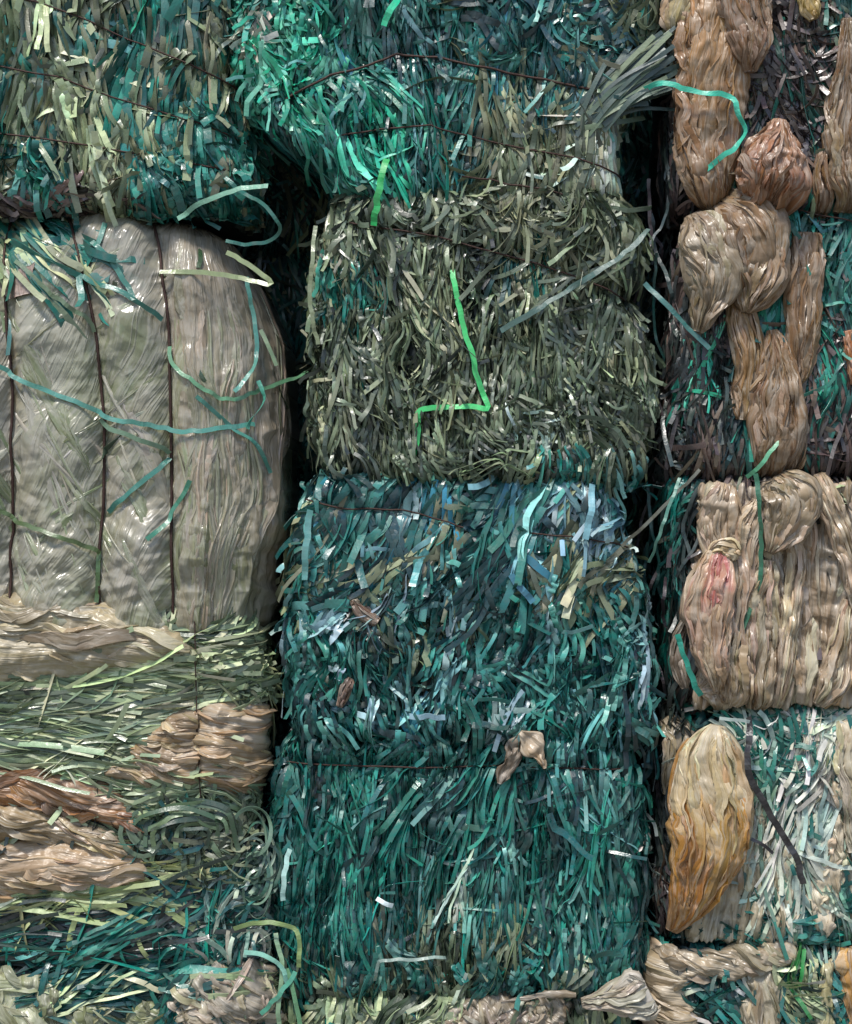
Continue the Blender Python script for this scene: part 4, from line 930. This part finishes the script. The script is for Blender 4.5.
bundle('film_bundle', b, [(714, -70, 26), (716, 0, 29), (712, 60, 30), (706, 120, 30), (708, 165, 26), (712, 196, 17), (714, 206, 7)], [(186, 146, 96), (168, 132, 92), (150, 118, 84), (128, 98, 70)], seed=61, thick=.32, d0=2, A=(3.4, 2.2, .5), f=(18, 8), step=1)
bundle('film_bundle', b, [(738, -70, 26), (740, -10, 27), (744, 30, 22), (747, 60, 14), (748, 76, 6)], [(150, 116, 84), (136, 104, 76), (126, 94, 68)], seed=62, thick=.6, d0=16, A=(3, 2, .5), f=(16, 7), label='brown pointed film tongue')
bundle('film_bundle', b, [(778, 122, 7), (776, 140, 17), (772, 160, 29), (768, 182, 33), (764, 202, 25), (760, 214, 14)], [(160, 118, 88), (150, 106, 76), (140, 102, 74)], seed=63, thick=.75, d0=14, A=(3.5, 2.5, 1.6), f=(14, 6), label='orange brown film knot')
bundle('film_bundle', b, [(846, 20, 6), (848, 70, 14), (846, 120, 20), (850, 170, 20), (848, 210, 10)], [(130, 104, 80), (140, 114, 88)], seed=64, thick=.5, d0=6, A=(3, 2, .5), f=(14, 7))
bundle('film_bundle', b, [(822, 150, 4), (820, 172, 7), (824, 200, 10), (828, 225, 5)], [(140, 108, 84)], seed=66, thick=.6, d0=6, f=(10, 5))
bundle('film_bundle', b, [(700, -66, 16), (690, -20, 18), (680, 14, 16), (676, 32, 7)], [(196, 184, 150), (180, 166, 130)], seed=67, thick=.6, d0=6)
bundle('film_scrap', b, [(806, -10, 8), (808, 10, 10), (812, 22, 5)], [(214, 196, 110), (180, 150, 90)], seed=68, thick=.6, d0=12, f=(8, 4), label='yellow film scrap')

sheet('film_sheet', b, [(672, -60), (738, -60), (742, 120), (730, 205), (700, 205), (672, 60)], (160, 124, 84), ang=0, A=(4, 2.2, .8), seed=126, lift=0)

b = R2 = Bale('mixed_bale', 'bale with a big rounded knot of tan film and plum straps, at the right', 672, 930, 200, 478, R=36, Rv=32, seed=111, back=8,
              left=[(200, 690), (300, 680), (400, 676), (478, 668)])
b.core(inset=14)
fill_bale(b, [
    dict(poly=rect(600, 960, 202, 478), n=1800, pal=DARK, pal2=BROWN, cut=0, h=(-14, -3), w=(3, 5), L=(30, 80)),
    dict(poly=[(610, 300), (745, 300), (748, 478), (600, 478)], n=1000, pal=BROWN, pal2=DARK, cut=.1, h=(-5, 5), w=(3, 5.5), L=(25, 80), amp=16, ang=-8, curl=.06, wild=.1, roll=.8, blobs=[(700, 375, 14, BTEAL)]),
    dict(poly=rect(808, 960, 330, 478), n=700, pal=BROWN, h=(-5, 5), w=(3, 5.5), L=(25, 80), amp=16, wild=.1),
    dict(poly=rect(764, 800, 218, 300), n=240, pal=TEAL, h=(-3, 6), w=(3.5, 6), L=(40, 80), amp=14, wild=.04),
    dict(poly=rect(796, 860, 225, 400), n=420, pal=BLUE, pal2=TEAL, h=(-4, 6), w=(3, 5.5), L=(20, 60), amp=25, wild=.15),
    dict(poly=rect(740, 760, 300, 478), n=110, pal=BLUE, pal2=TEAL, h=(-4, 4), w=(3.5, 5.5), L=(40, 90), amp=8, wild=.02),
    dict(poly=rect(788, 808, 330, 450), n=90, pal=BLUE, h=(-4, 5), w=(4, 6), L=(40, 80), amp=14, wild=.04),
], single=80)
bundle('film_bundle', b, [(736, 292, 8), (742, 316, 14), (750, 350, 15), (748, 390, 12), (744, 420, 7)], [(150, 122, 92), (158, 126, 84), (132, 108, 80)], seed=71, thick=.5, d0=4, A=(3, 2.2, 1), f=(12, 6))
bundle('film_bundle', b, [(714, 196, 12), (728, 206, 26), (745, 228, 34), (752, 256, 32), (752, 285, 26), (746, 305, 14), (744, 314, 6)], [(146, 122, 100), (142, 118, 92), (134, 110, 82)], seed=72, thick=.62, d0=14, A=(3.6, 2.4, 1.3), f=(15, 7), label='big rounded knot of tan film')
bundle('film_bundle', b, [(694, 212, 8), (700, 226, 19), (705, 250, 26), (708, 276, 26), (706, 300, 19), (700, 320, 11), (696, 333, 5)], [(152, 136, 118), (148, 134, 114), (130, 110, 86)], seed=73, thick=.7, d0=22, A=(2.6, 1.8, .6), f=(17, 8), twist=.15, label='smooth grey tan film lobe')
bundle('film_bundle', b, [(808, 232, 12), (807, 260, 18), (804, 300, 18), (802, 340, 15), (800, 366, 11), (796, 384, 5)], [(142, 116, 92), (140, 114, 88), (136, 108, 78)], seed=74, thick=.5, d0=4, A=(3, 2.4, .5), f=(11, 5))
bundle('film_bundle', b, [(772, 330, 5), (774, 350, 14), (776, 385, 23), (776, 420, 26), (774, 450, 23), (772, 470, 15), (770, 478, 8)], [(158, 124, 84), (144, 118, 92), (130, 106, 84)], seed=75, thick=.6, d0=6, A=(4, 2.2, .6), f=(16, 7), label='pleated brown film tongue')
bundle('film_bundle', b, [(798, 405, 4), (800, 430, 8), (798, 455, 9), (794, 472, 5)], [(142, 118, 98)], seed=76, thick=.6, d0=3, f=(10, 5))
bundle('film_bundle', b, [(850, 330, 5), (856, 360, 10), (854, 385, 5)], [(170, 110, 66)], seed=77, thick=.6, d0=5, f=(10, 5), label='rusty orange film fold')
b.wire([(764, 206), (800, 214), (850, 222), (900, 226)], r=.8, lift=8)

b = R3 = Bale('film_bale', 'bale of crumpled beige film hanging in vertical pleats, right above the amber bag', 676, 930, 474, 714, R=36, Rv=26, seed=121, back=4)
b.core(inset=12)
fill_bale(b, [
    dict(poly=rect(600, 960, 476, 712), n=1500, pal=DARK, pal2=BROWN, cut=.1, h=(-14, -2), w=(3, 5), L=(30, 80)),
    dict(poly=[(600, 476), (700, 476), (690, 560), (600, 712)], n=420, pal=DARK, pal2=DTEAL, h=(-6, 5), w=(3, 5), L=(30, 80), ang=-20, amp=25),
    dict(poly=rect(700, 960, 474, 500), n=200, pal=OLIVE, pal2=BROWN, h=(-3, 4), w=(3, 5), L=(15, 40), amp=40, wild=.3),
    dict(poly=rect(728, 748, 580, 625), n=60, pal=WHITEB, h=(-1, 5), w=(4, 6), L=(14, 24), ang=80, amp=15),
], single=60)
sheet('film_sheet', b, [(696, 478), (960, 476), (960, 712), (692, 712)], (176, 158, 140), ang=-2, A=(7, 3.4, 2.4), f=(19, 8), lift=4, seed=125, dip=18, pvar=8, pl=(25, 150), pw=(3, 26), dens=.4, tint=(194, 182, 166))
beige = [(188, 170, 152), (180, 162, 144), (164, 146, 126)]
for k, (sp_, th_, d_, lab) in enumerate([
    ([(728, 484, 10), (722, 505, 18), (718, 540, 18), (722, 580, 14), (732, 610, 8)], .5, 4, None),
    ([(758, 500, 6), (752, 520, 14), (744, 560, 15), (742, 600, 12), (738, 640, 12), (734, 690, 16), (730, 706, 9)], .5, 3, None),
    ([(764, 560, 10), (762, 600, 17), (760, 650, 17), (758, 690, 16), (756, 710, 8)], .55, 4, None),
    ([(790, 520, 4), (794, 560, 8), (790, 610, 9), (782, 660, 10), (776, 708, 5)], .5, 6, None),
    ([(818, 474, 8), (826, 500, 12), (838, 530, 13), (850, 570, 10), (858, 620, 6)], .5, 8, None),
    ([(850, 600, 7), (842, 640, 12), (834, 680, 14), (820, 706, 7)], .5, 5, None),
    ([(700, 690, 5), (716, 684, 15), (722, 700, 14), (722, 712, 6)], .5, 2, None),
]):
    bundle('film_bundle', b, sp_, [tuple(np.array(c) + (k * 37 % 17 - 8)) for c in beige], seed=130 + k, thick=th_, d0=d_, A=(3.6, 2.6, 1.9), f=(13, 6), step=1)
bundle('film_bundle', b, [(776, 476, 13), (782, 486, 24), (786, 502, 27), (782, 522, 22), (772, 540, 12), (766, 552, 5)], [(164, 148, 126), (158, 142, 122)], seed=141, thick=.55, d0=14, A=(2.6, 2, 1.4), f=(16, 7), label='smooth grey tan film fold')
bundle('film_bundle', b, [(718, 548, 7), (714, 562, 16), (706, 590, 22), (706, 620, 22), (710, 650, 17), (714, 672, 11), (716, 690, 5)], [(190, 172, 142), (180, 156, 138), (160, 140, 118)], seed=142, thick=.65, d0=14, A=(3, 2, .7), f=(13, 6), stain=[(716, 575, 12, (196, 104, 100))], label='pale film bag with a pink print mark')
bundle('film_bundle', b, [(736, 556, 5), (726, 550, 12), (716, 548, 9), (708, 552, 4)], [(196, 178, 146)], seed=143, thick=.6, d0=18, f=(10, 5))
bundle('film_bundle', b, [(690, 618, 4), (684, 640, 8), (682, 665, 8), (688, 690, 4)], [(110, 96, 84)], seed=144, thick=.6, d0=-4, f=(10, 5))

b = R4 = Bale('mixed_bale', 'bale with a long amber plastic bag and pale green straps, in the right column', 666, 930, 710, 948, R=40, Rv=26, seed=151, back=6)
b.core(inset=12)
fill_bale(b, [
    dict(poly=rect(590, 960, 712, 946), n=1700, pal=DARK, pal2=DTEAL, cut=0, h=(-14, -2), w=(3, 5), L=(30, 80)),
    dict(poly=rect(744, 960, 716, 946), n=1200, pal=BLUE, pal2=PALE, cut=.05, h=(-6, 4), w=(3, 5), L=(25, 70), amp=18, wild=.1, roll=.9, blobs=[(770, 860, 26, GREY), (850, 780, 20, OLIVE)]),
    dict(poly=rect(742, 960, 708, 770), n=520, pal=TEAL, pal2=PALE, cut=.1, h=(0, 8), w=(3.5, 5.5), L=(25, 70), ang=80, amp=70, curl=.12, wild=.25, stray=.1),
    dict(poly=rect(748, 850, 770, 930), n=200, pal=PALE, pal2=[((104, 140, 120), 2), ((40, 96, 84), 2)], cut=.0, h=(4, 12), w=(3, 5), L=(30, 70), amp=16, wild=.1),
    dict(poly=rect(795, 830, 735, 800), n=120, pal=[((196, 190, 176), 2), ((214, 206, 190), 1)], h=(3, 8), w=(4, 6), L=(30, 60), ang=-18, amp=26),
    dict(poly=rect(740, 850, 900, 948), n=300, pal=DTEAL, pal2=TEAL, h=(0, 7), w=(4, 6), L=(20, 50), ang=60, amp=60, wild=.3),
    dict(poly=[(600, 716), (680, 716), (670, 946), (600, 946)], n=300, pal=DARK, pal2=BROWN, h=(-3, 5), w=(3.5, 5), L=(30, 90), amp=20),
], single=90)
sheet('film_sheet', b, [(684, 880), (735, 830), (775, 810), (800, 850), (805, 930), (770, 946), (690, 946)], (196, 188, 170), ang=-14, A=(5, 2.6, 1.6), f=(14, 6), seed=127, lift=7, tint=(158, 152, 132), pvar=12)
sheet('film_sheet', b, [(826, 776), (846, 780), (848, 860), (838, 932), (812, 936), (804, 902), (824, 850)], (204, 194, 178), ang=-8, A=(4, 2.6, 1.3), f=(14, 7), seed=129, lift=9, pvar=24, pl=(12, 50), edge=8)
sheet('film_sheet', b, [(746, 800), (766, 790), (770, 850), (766, 900), (748, 890)], (186, 184, 168), ang=0, A=(4, 2.6, 2), f=(12, 6), seed=139, lift=6, edge=6)
sheet('film_sheet', b, [(812, 770), (860, 720), (900, 720), (900, 940), (806, 944), (822, 850)], (160, 150, 132), ang=4, A=(4, 2.4, 1.6), f=(14, 6), seed=128, lift=2, tint=(140, 150, 120))
pale_f = [(204, 194, 176), (196, 188, 172), (176, 168, 152)]
for k, (sp_, d_) in enumerate([
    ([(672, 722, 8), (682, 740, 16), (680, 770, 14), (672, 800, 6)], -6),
    ([(850, 720, 12), (856, 760, 20), (856, 800, 18), (862, 850, 12)], 5),
    ([(890, 720, 12), (895, 800, 20), (890, 900, 18), (885, 940, 8)], 0),
]):
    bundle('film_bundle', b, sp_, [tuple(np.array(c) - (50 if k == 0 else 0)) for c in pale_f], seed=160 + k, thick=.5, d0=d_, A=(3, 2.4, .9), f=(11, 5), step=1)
bag = bundle('plastic_bag', b, [(716, 724, 7), (714, 736, 22), (712, 756, 33), (710, 785, 39), (708, 815, 41), (702, 845, 36), (695, 872, 28), (686, 898, 20), (677, 920, 11), (672, 932, 6)],
             [(206, 194, 172), (204, 190, 164), (200, 178, 136), (184, 140, 72), (176, 124, 56), (150, 110, 60)], seed=176, thick=.6, d0=20, A=(3.2, 1.8, .5), f=(26, 11), twist=.3, step=.9, rag=.08, lobes=0, pleat=.7, wan=.12, label='long amber bag, tan at its neck and darker amber at its foot')

b = R5 = Bale('mixed_bale', 'bale at the bottom right with a torn pale film sheet over teal straps', 656, 930, 944, 1290, R=40, Rv=24, seed=181, back=0)
b.core(inset=12)
fill_bale(b, [
    dict(poly=rect(590, 960, 946, 1288), n=1800, pal=DARK, pal2=DTEAL, cut=.05, h=(-12, 0), w=(3, 5), L=(30, 80)),
    dict(poly=rect(690, 960, 950, 1100), n=1000, pal=DTEAL, pal2=PALE, cut=.3, h=(-5, 6), w=(3.5, 5.5), L=(22, 60), ang=30, amp=50, wild=.3, blobs=[(790, 975, 16, [((50, 130, 70), 1)]), (820, 1000, 30, SAGE)]),
], single=80)
sheet('film_sheet', b, [(648, 950), (700, 950), (765, 946), (800, 938), (796, 958), (765, 972), (728, 984), (704, 976), (684, 992), (700, 1018), (690, 1060), (648, 1080)], (168, 154, 134), ang=76, A=(4, 2.4, 2.4), f=(22, 9), pw=(5, 22), dens=.5, lift=9, edge=9, seed=190, label='torn pale film sheet')
sheet('film_sheet', b, [(742, 978), (772, 964), (782, 1000), (770, 1080), (730, 1080), (740, 1020)], (158, 150, 132), ang=8, A=(4, 2.4, 1.8), f=(14, 6), lift=10, edge=8, seed=191)
sheet('film_sheet', b, [(838, 948), (870, 948), (870, 1080), (840, 1080)], (166, 128, 76), ang=2, A=(4, 2.4, .8), f=(12, 6), lift=8, edge=8, seed=192, label='amber film strip')
sheet('film_sheet', b, [(818, 962), (834, 960), (836, 1070), (816, 1070)], (190, 186, 150), ang=4, A=(3, 2.4, .8), f=(10, 5), lift=7, edge=6, seed=193)

# ------------------------------------------------------------------ loose things lying on or hanging from the bales
def LS(pts, w_, rgb, label, name='loose_strap', **k):
    return strap_line(name, pts, w_ * .82, rgb, label=label, cat='strap', **k)
G1 = (62, 190, 104)
LS([(452, 270, 2), (455, 290, 9), (460, 312, 10), (463, 330, 9), (471, 352, 11), (476, 376, 9), (489, 409, 9), (486, 410, 10.5), (468, 406.5, 9), (450, 408.5, 8), (432, 408, 10), (421, 411, 9), (418, 414, 9.6), (419, 430, 8), (415, 448, 6), (412, 460, 0)], 6.5, G1,
   'bright green folded strap bent into an L on the dark grey green bale', sharp=True, rough=.7, twist=[.2, 0, .1, .3, 0, .3])
LS([(387, 160, 10), (384, 174, 19), (379, 196, 22), (374, 228, 14)], 8, (24, 160, 80), 'short bright green strap standing upright above the dark grey green bale', sharp=False, rough=.9, twist=[.1, .3, .5])
LS([(636, 94, -2), (656, 88, 18), (682, 94, 24), (702, 99, 26), (722, 101, 26), (730, 106, 26), (733, 118, 26), (741, 134, 25), (738, 144, 24), (728, 155, 22), (714, 164, 16), (702, 176, 6), (694, 196, -8)], 6.5, (56, 180, 150),
   'bright turquoise strap curling over the tan film at the top right', rough=.7, twist=[0, .3, .1, .8, .1, .5])
LS([(648, 230, 4), (620, 258, 14), (570, 290, 16), (520, 320, 14), (500, 332, 8)], 7, (62, 92, 84), 'long dull green strap lying diagonally across the dark grey green bale', rough=.8, twist=[.3, .1, .2])
LS([(645, 282, -6), (668, 308, 8), (690, 332, 10), (708, 350, 12)], 6, (40, 96, 92), 'dark teal strap slanting down in the gap beside the tan film knot', rough=.8)
LS([(400, 0, 14), (392, 14, 20), (384, 30, 16)], 8, (30, 190, 140), 'short vivid green strap tip at the top edge of the stack', rough=.8)
# straps over the film wrapped bale
gw = 'straps lying on the film wrapped bale'
def onL2(pts, w_, rgb, label, lift=7, **k):
    p = resample(np.array([(x, y, l) if False else (x, y) for x, y, l in [(q + (0,))[:3] for q in pts]], float), 8)
    ll = np.interp(np.linspace(0, 1, len(p)), np.linspace(0, 1, len(pts)), [(q + (0,))[2] for q in pts])
    u = L2.U(p[:, 0], p[:, 1]); q = L2.S(u, p[:, 1]) + L2.Nrm(u, p[:, 1]) * (lift + ll)[:, None]
    s = q.copy()                                           # a taut strap bridges the grooves of the wires
    for _ in range(3): s[1:-1] = np.maximum(s[1:-1], (s[:-2] + s[2:]) / 2 * np.array([0, 0, 1]) + s[1:-1] * np.array([1, 1, 0]))
    q[:, 2] = s[:, 2]
    return LS([tuple(z) for z in q], w_ * .9, rgb, label, group=gw, mat=M_STRAP, **k)
T1, T2, T3 = (48, 112, 98), (74, 136, 122), (104, 124, 84)
onL2([(-12, 366), (20, 378), (60, 398), (100, 414), (150, 426), (190, 432), (225, 428), (248, 424)], 6.5, T2, 'long pale teal strap crossing the lower half of the wrapped bale from the left edge')
onL2([(84, 275), (104, 285), (130, 300), (158, 320)], 7, T1, 'teal strap slanting between the second and third wires of the wrapped bale')
onL2([(96, 244), (112, 262), (126, 284), (136, 304)], 7, T1, 'short teal strap near the top of the wrapped bale, between two wires')
onL2([(168, 158+190), (185, 372), (208, 392), (228, 398), (260, 384), (283, 366, 18)], 5.5, (92, 140, 104), 'slack green strap sagging right of the third wire, its end sticking into the gap')
onL2([(232, 278, 6), (243, 312, 2), (247, 345, 2), (243, 372, 4), (228, 392, 3)], 6, T2, 'teal strap curving down the shoulder of the wrapped bale')
onL2([(198, 396), (214, 414), (230, 430), (250, 444), (262, 472)], 6, T2, 'light teal strap crossing the right hand sheet of film diagonally')
onL2([(248, 380, 4), (250, 398, 8), (243, 418, 8), (240, 430, 3)], 6, (70, 150, 128), 'short twisted teal strap high on the right hand sheet of film', twist=[0, 1.4, 2.4])
onL2([(168, 456), (140, 484), (112, 513)], 7, T1, 'short straight teal strap left of the third wire, slanting down left')
onL2([(194, 480), (186, 500), (168, 520), (148, 540)], 6.5, (56, 120, 96), 'short green strap stub across the third wire, below the middle')
onL2([(-10, 508), (14, 517), (60, 536), (100, 552)], 6, (84, 104, 62), 'olive strap running to the second wire low on the wrapped bale')
onL2([(100, 552), (97, 575), (93, 602)], 6, (64, 92, 50), 'short dark olive strap hanging down at the second wire')
onL2([(20, 262), (50, 292), (80, 318), (96, 332)], 6, (104, 124, 96), 'dull grey green strap right of the paper label')
onL2([(96, 420), (130, 436), (168, 452)], 6.5, (100, 128, 104), 'faded green strap lying just under the long teal one')
LS([(180, 222, 12), (205, 206, 20), (235, 196, 26), (256, 192, 30), (272, 193, 34)], 6, (120, 168, 142), 'pale teal strap poking out to the right below the top left bale', twist=[.2, .1, 0])
LS([(238, 190, 4), (262, 205, 14), (278, 222, 16), (281, 232, 10), (270, 241, 2), (245, 244, -4), (225, 240, -4)], 4.5, (34, 96, 82), 'dark teal strap loop in the gap beside the top left bale')
LS([(228, 254, 8), (250, 266, 14), (268, 280, 16), (273, 286, 16), (270, 288, 17), (245, 280, 12), (205, 273, 8), (160, 272, 4)], 6, (136, 148, 104), 'folded olive strap sticking out over the shoulder of the wrapped bale', sharp=True, twist=[.1, .3, 0, .1])
LS([(261, 330, 2), (268, 346, 6), (277, 367, 8)], 5, (104, 124, 92), 'short olive strap standing off the right edge of the wrapped bale')
LS([(316, 226, 2), (313, 262, 10), (311, 300, 10), (318, 345, 6)], 5, (122, 132, 100), 'upright olive strap at the left edge of the dark grey green bale')
# scraps
bundle('film_scrap', None, [(521, 730, 3), (516, 740, 7), (510, 758, 8), (503, 774, 5), (500, 782, 2)], [(132, 112, 92), (112, 94, 78)], seed=201, d0=14, rag=.6, pleat=0, thick=.35, f=(8, 4), A=(3, 2, 2.5), label='brown film scrap caught between the two teal bales, left of the paler one', cat='film scrap')
bundle('film_scrap', None, [(519, 730, 3), (526, 736, 9), (534, 748, 10), (541, 760, 6), (543, 766, 2)], [(190, 172, 152), (168, 150, 130)], seed=202, d0=17, rag=.6, pleat=0, thick=.3, f=(8, 4), A=(3, 2, 3), label='pale leaf shaped film scrap caught between the two teal bales', cat='film scrap')
bundle('film_flap', None, [(580, 998, 4), (596, 996, 8), (612, 993, 13), (626, 991, 20), (638, 988, 24), (646, 984, 18)], [(150, 138, 124), (176, 168, 156), (200, 198, 200)], seed=203, d0=16, thick=.55, f=(14, 6), A=(2, 1.4, 2.4), sq=.6, label='small whitish rag of foam film hanging under the deep green bale', cat='film rag')
bundle('film_tail', None, [(500, 998, 1.5), (520, 996, 2.5), (545, 992, 3.5), (575, 992, 3)], [(120, 108, 98), (150, 140, 126)], seed=204, d0=12, thick=.7, f=(10, 5), A=(1.2, 1, 1), label='thin twisted film strip under the deep green bale', cat='film strip')
# black strap on the amber bag bale
LS([(746, 716, 12), (744, 740, 26), (742, 766, 30), (755, 792, 24), (775, 825, 22), (792, 855, 20), (799, 880, 18)], 8, (34, 32, 36), 'long black strap running down beside the amber bag', rough=.4, twist=[.6, .1, 0, .3])
LS([(716, 716, 24), (740, 717, 26), (746, 718, 24)], 4, (170, 184, 176), 'short pale strap stub above the amber bag', rough=.8)
LS([(748, 835, 18), (760, 842, 20), (770, 850, 14)], 4, (40, 38, 44), 'short black strap piece right of the amber bag', rough=.4)
LS([(752, 474, 20), (754, 500, 24), (757, 540, 20), (757, 575, 18), (748, 605, 14), (736, 640, 10)], 6, (36, 96, 70), 'green strap wandering down the crumpled beige bale', rough=.8, twist=[.2, .9, .2, .8])
LS([(676, 634, 14), (682, 656, 18), (690, 680, 20), (698, 694, 14)], 7, (20, 130, 110), 'bright teal strap below the pale film bag', rough=.7, twist=[.1, .5, .2])
LS([(776, 440, 16), (764, 456, 22), (752, 470, 18), (745, 478, 10)], 5, (76, 150, 110), 'short light green strap between the second and third bales on the right', rough=.7)
# strands hanging in the gap between the middle and right columns
r_ = np.random.default_rng(77); gg = 'thin strap strands hanging in the dark gap left of the right hand column'
for k in range(34):
    x = r_.uniform(650, 690); y0 = r_.uniform(130, 640); L = r_.uniform(50, 130); a = r_.normal(.1, .35); d = r_.uniform(-120, -30)
    pts = [(x, y0, d), (x + L * .3 * a + r_.normal(0, 4), y0 + L * .33, d + r_.normal(0, 6)), (x + L * .7 * a + r_.normal(0, 5), y0 + L * .7, d + r_.normal(0, 8)), (x + L * a, y0 + L, d + r_.normal(0, 8))]
    strap_line('hanging_strap', pts, r_.uniform(2, 4), [(62, 52, 58), (44, 66, 68), (84, 74, 76), (30, 84, 78)][k % 4], label='thin dark strap strand hanging in the shadowed gap beside the right hand bales', cat='strap', group=gg, rough=.6)
LS([(680, 478, 0), (668, 505, 12), (656, 540, 14), (648, 562, 8)], 4, (66, 120, 104), 'thin teal strap slanting across the gap beside the blue green bale', rough=.8)
LS([(700, 470, 2), (668, 500, 10), (640, 528, 14), (620, 545, 10)], 4, (92, 92, 78), 'thin olive strand slanting from the right column to the wire of the blue green bale', rough=.4)
# straps trailing down over the gap at the lower left
for k, (pts, c, lab) in enumerate([
    ([(236, 925, 14), (262, 918, 20), (286, 920, 22), (300, 930, 22), (301, 962, 20)], (128, 150, 92), 'thin yellow green strap arching from the lower left bale into the deep green one'),
    ([(246, 948, 16), (268, 950, 22), (284, 962, 24), (289, 976, 20)], (130, 186, 166), 'pale teal strap curling over the corner of the lower left bale'),
    ([(276, 930, 10), (284, 960, 18), (280, 1000, 20), (284, 1040, 18)], (120, 150, 116), 'pale green strap hanging at the bottom left of the deep green bale'),
    ([(288, 965, 14), (296, 990, 20), (304, 1030, 20)], (84, 130, 92), 'mid green strap hanging at the bottom edge beside the pale one'),
    ([(262, 1010, 14), (280, 990, 22), (292, 975, 20), (296, 968, 14)], (76, 150, 124), 'teal strap slanting up right at the bottom left of the deep green bale'),
]): LS(pts, 5.5, c, lab, rough=.7)
LS([(376, 978, 12), (378, 960, 20), (385, 955, 20), (410, 954, 18), (440, 953, 16), (446, 954, 12)], 4, (120, 140, 130), 'grey strap lying level low on the deep green bale', rough=.7)
LS([(377, 895, 10), (386, 900, 12), (393, 904, 10)], 5.5, (200, 214, 214), 'small white strap chip on the deep green bale', rough=.7)
LS([(290, 846, 10), (286, 872, 12), (284, 898, 8)], 6, (170, 206, 196), 'pale upright strap piece at the left edge of the deep green bale', rough=.7)
LS([(310, 510, 4), (307, 545, 12), (305, 580, 8)], 8, (84, 138, 134), 'wide teal strap standing upright at the upper left of the blue green bale', rough=.7)
LS([(510, 575, 10), (522, 590, 14), (533, 602, 12)], 8, (60, 120, 142), 'short blue strap piece in the middle of the blue green bale', rough=.7)
LS([(592, 484, 4), (590, 510, 14), (584, 540, 14)], 8, (120, 170, 180), 'light blue strap hanging at the upper right of the blue green bale', rough=.6)
LS([(410, 716, 10), (428, 715, 14), (446, 716, 12)], 7, (150, 184, 196), 'pale blue strap lying level at the foot of the blue green bale', rough=.6)
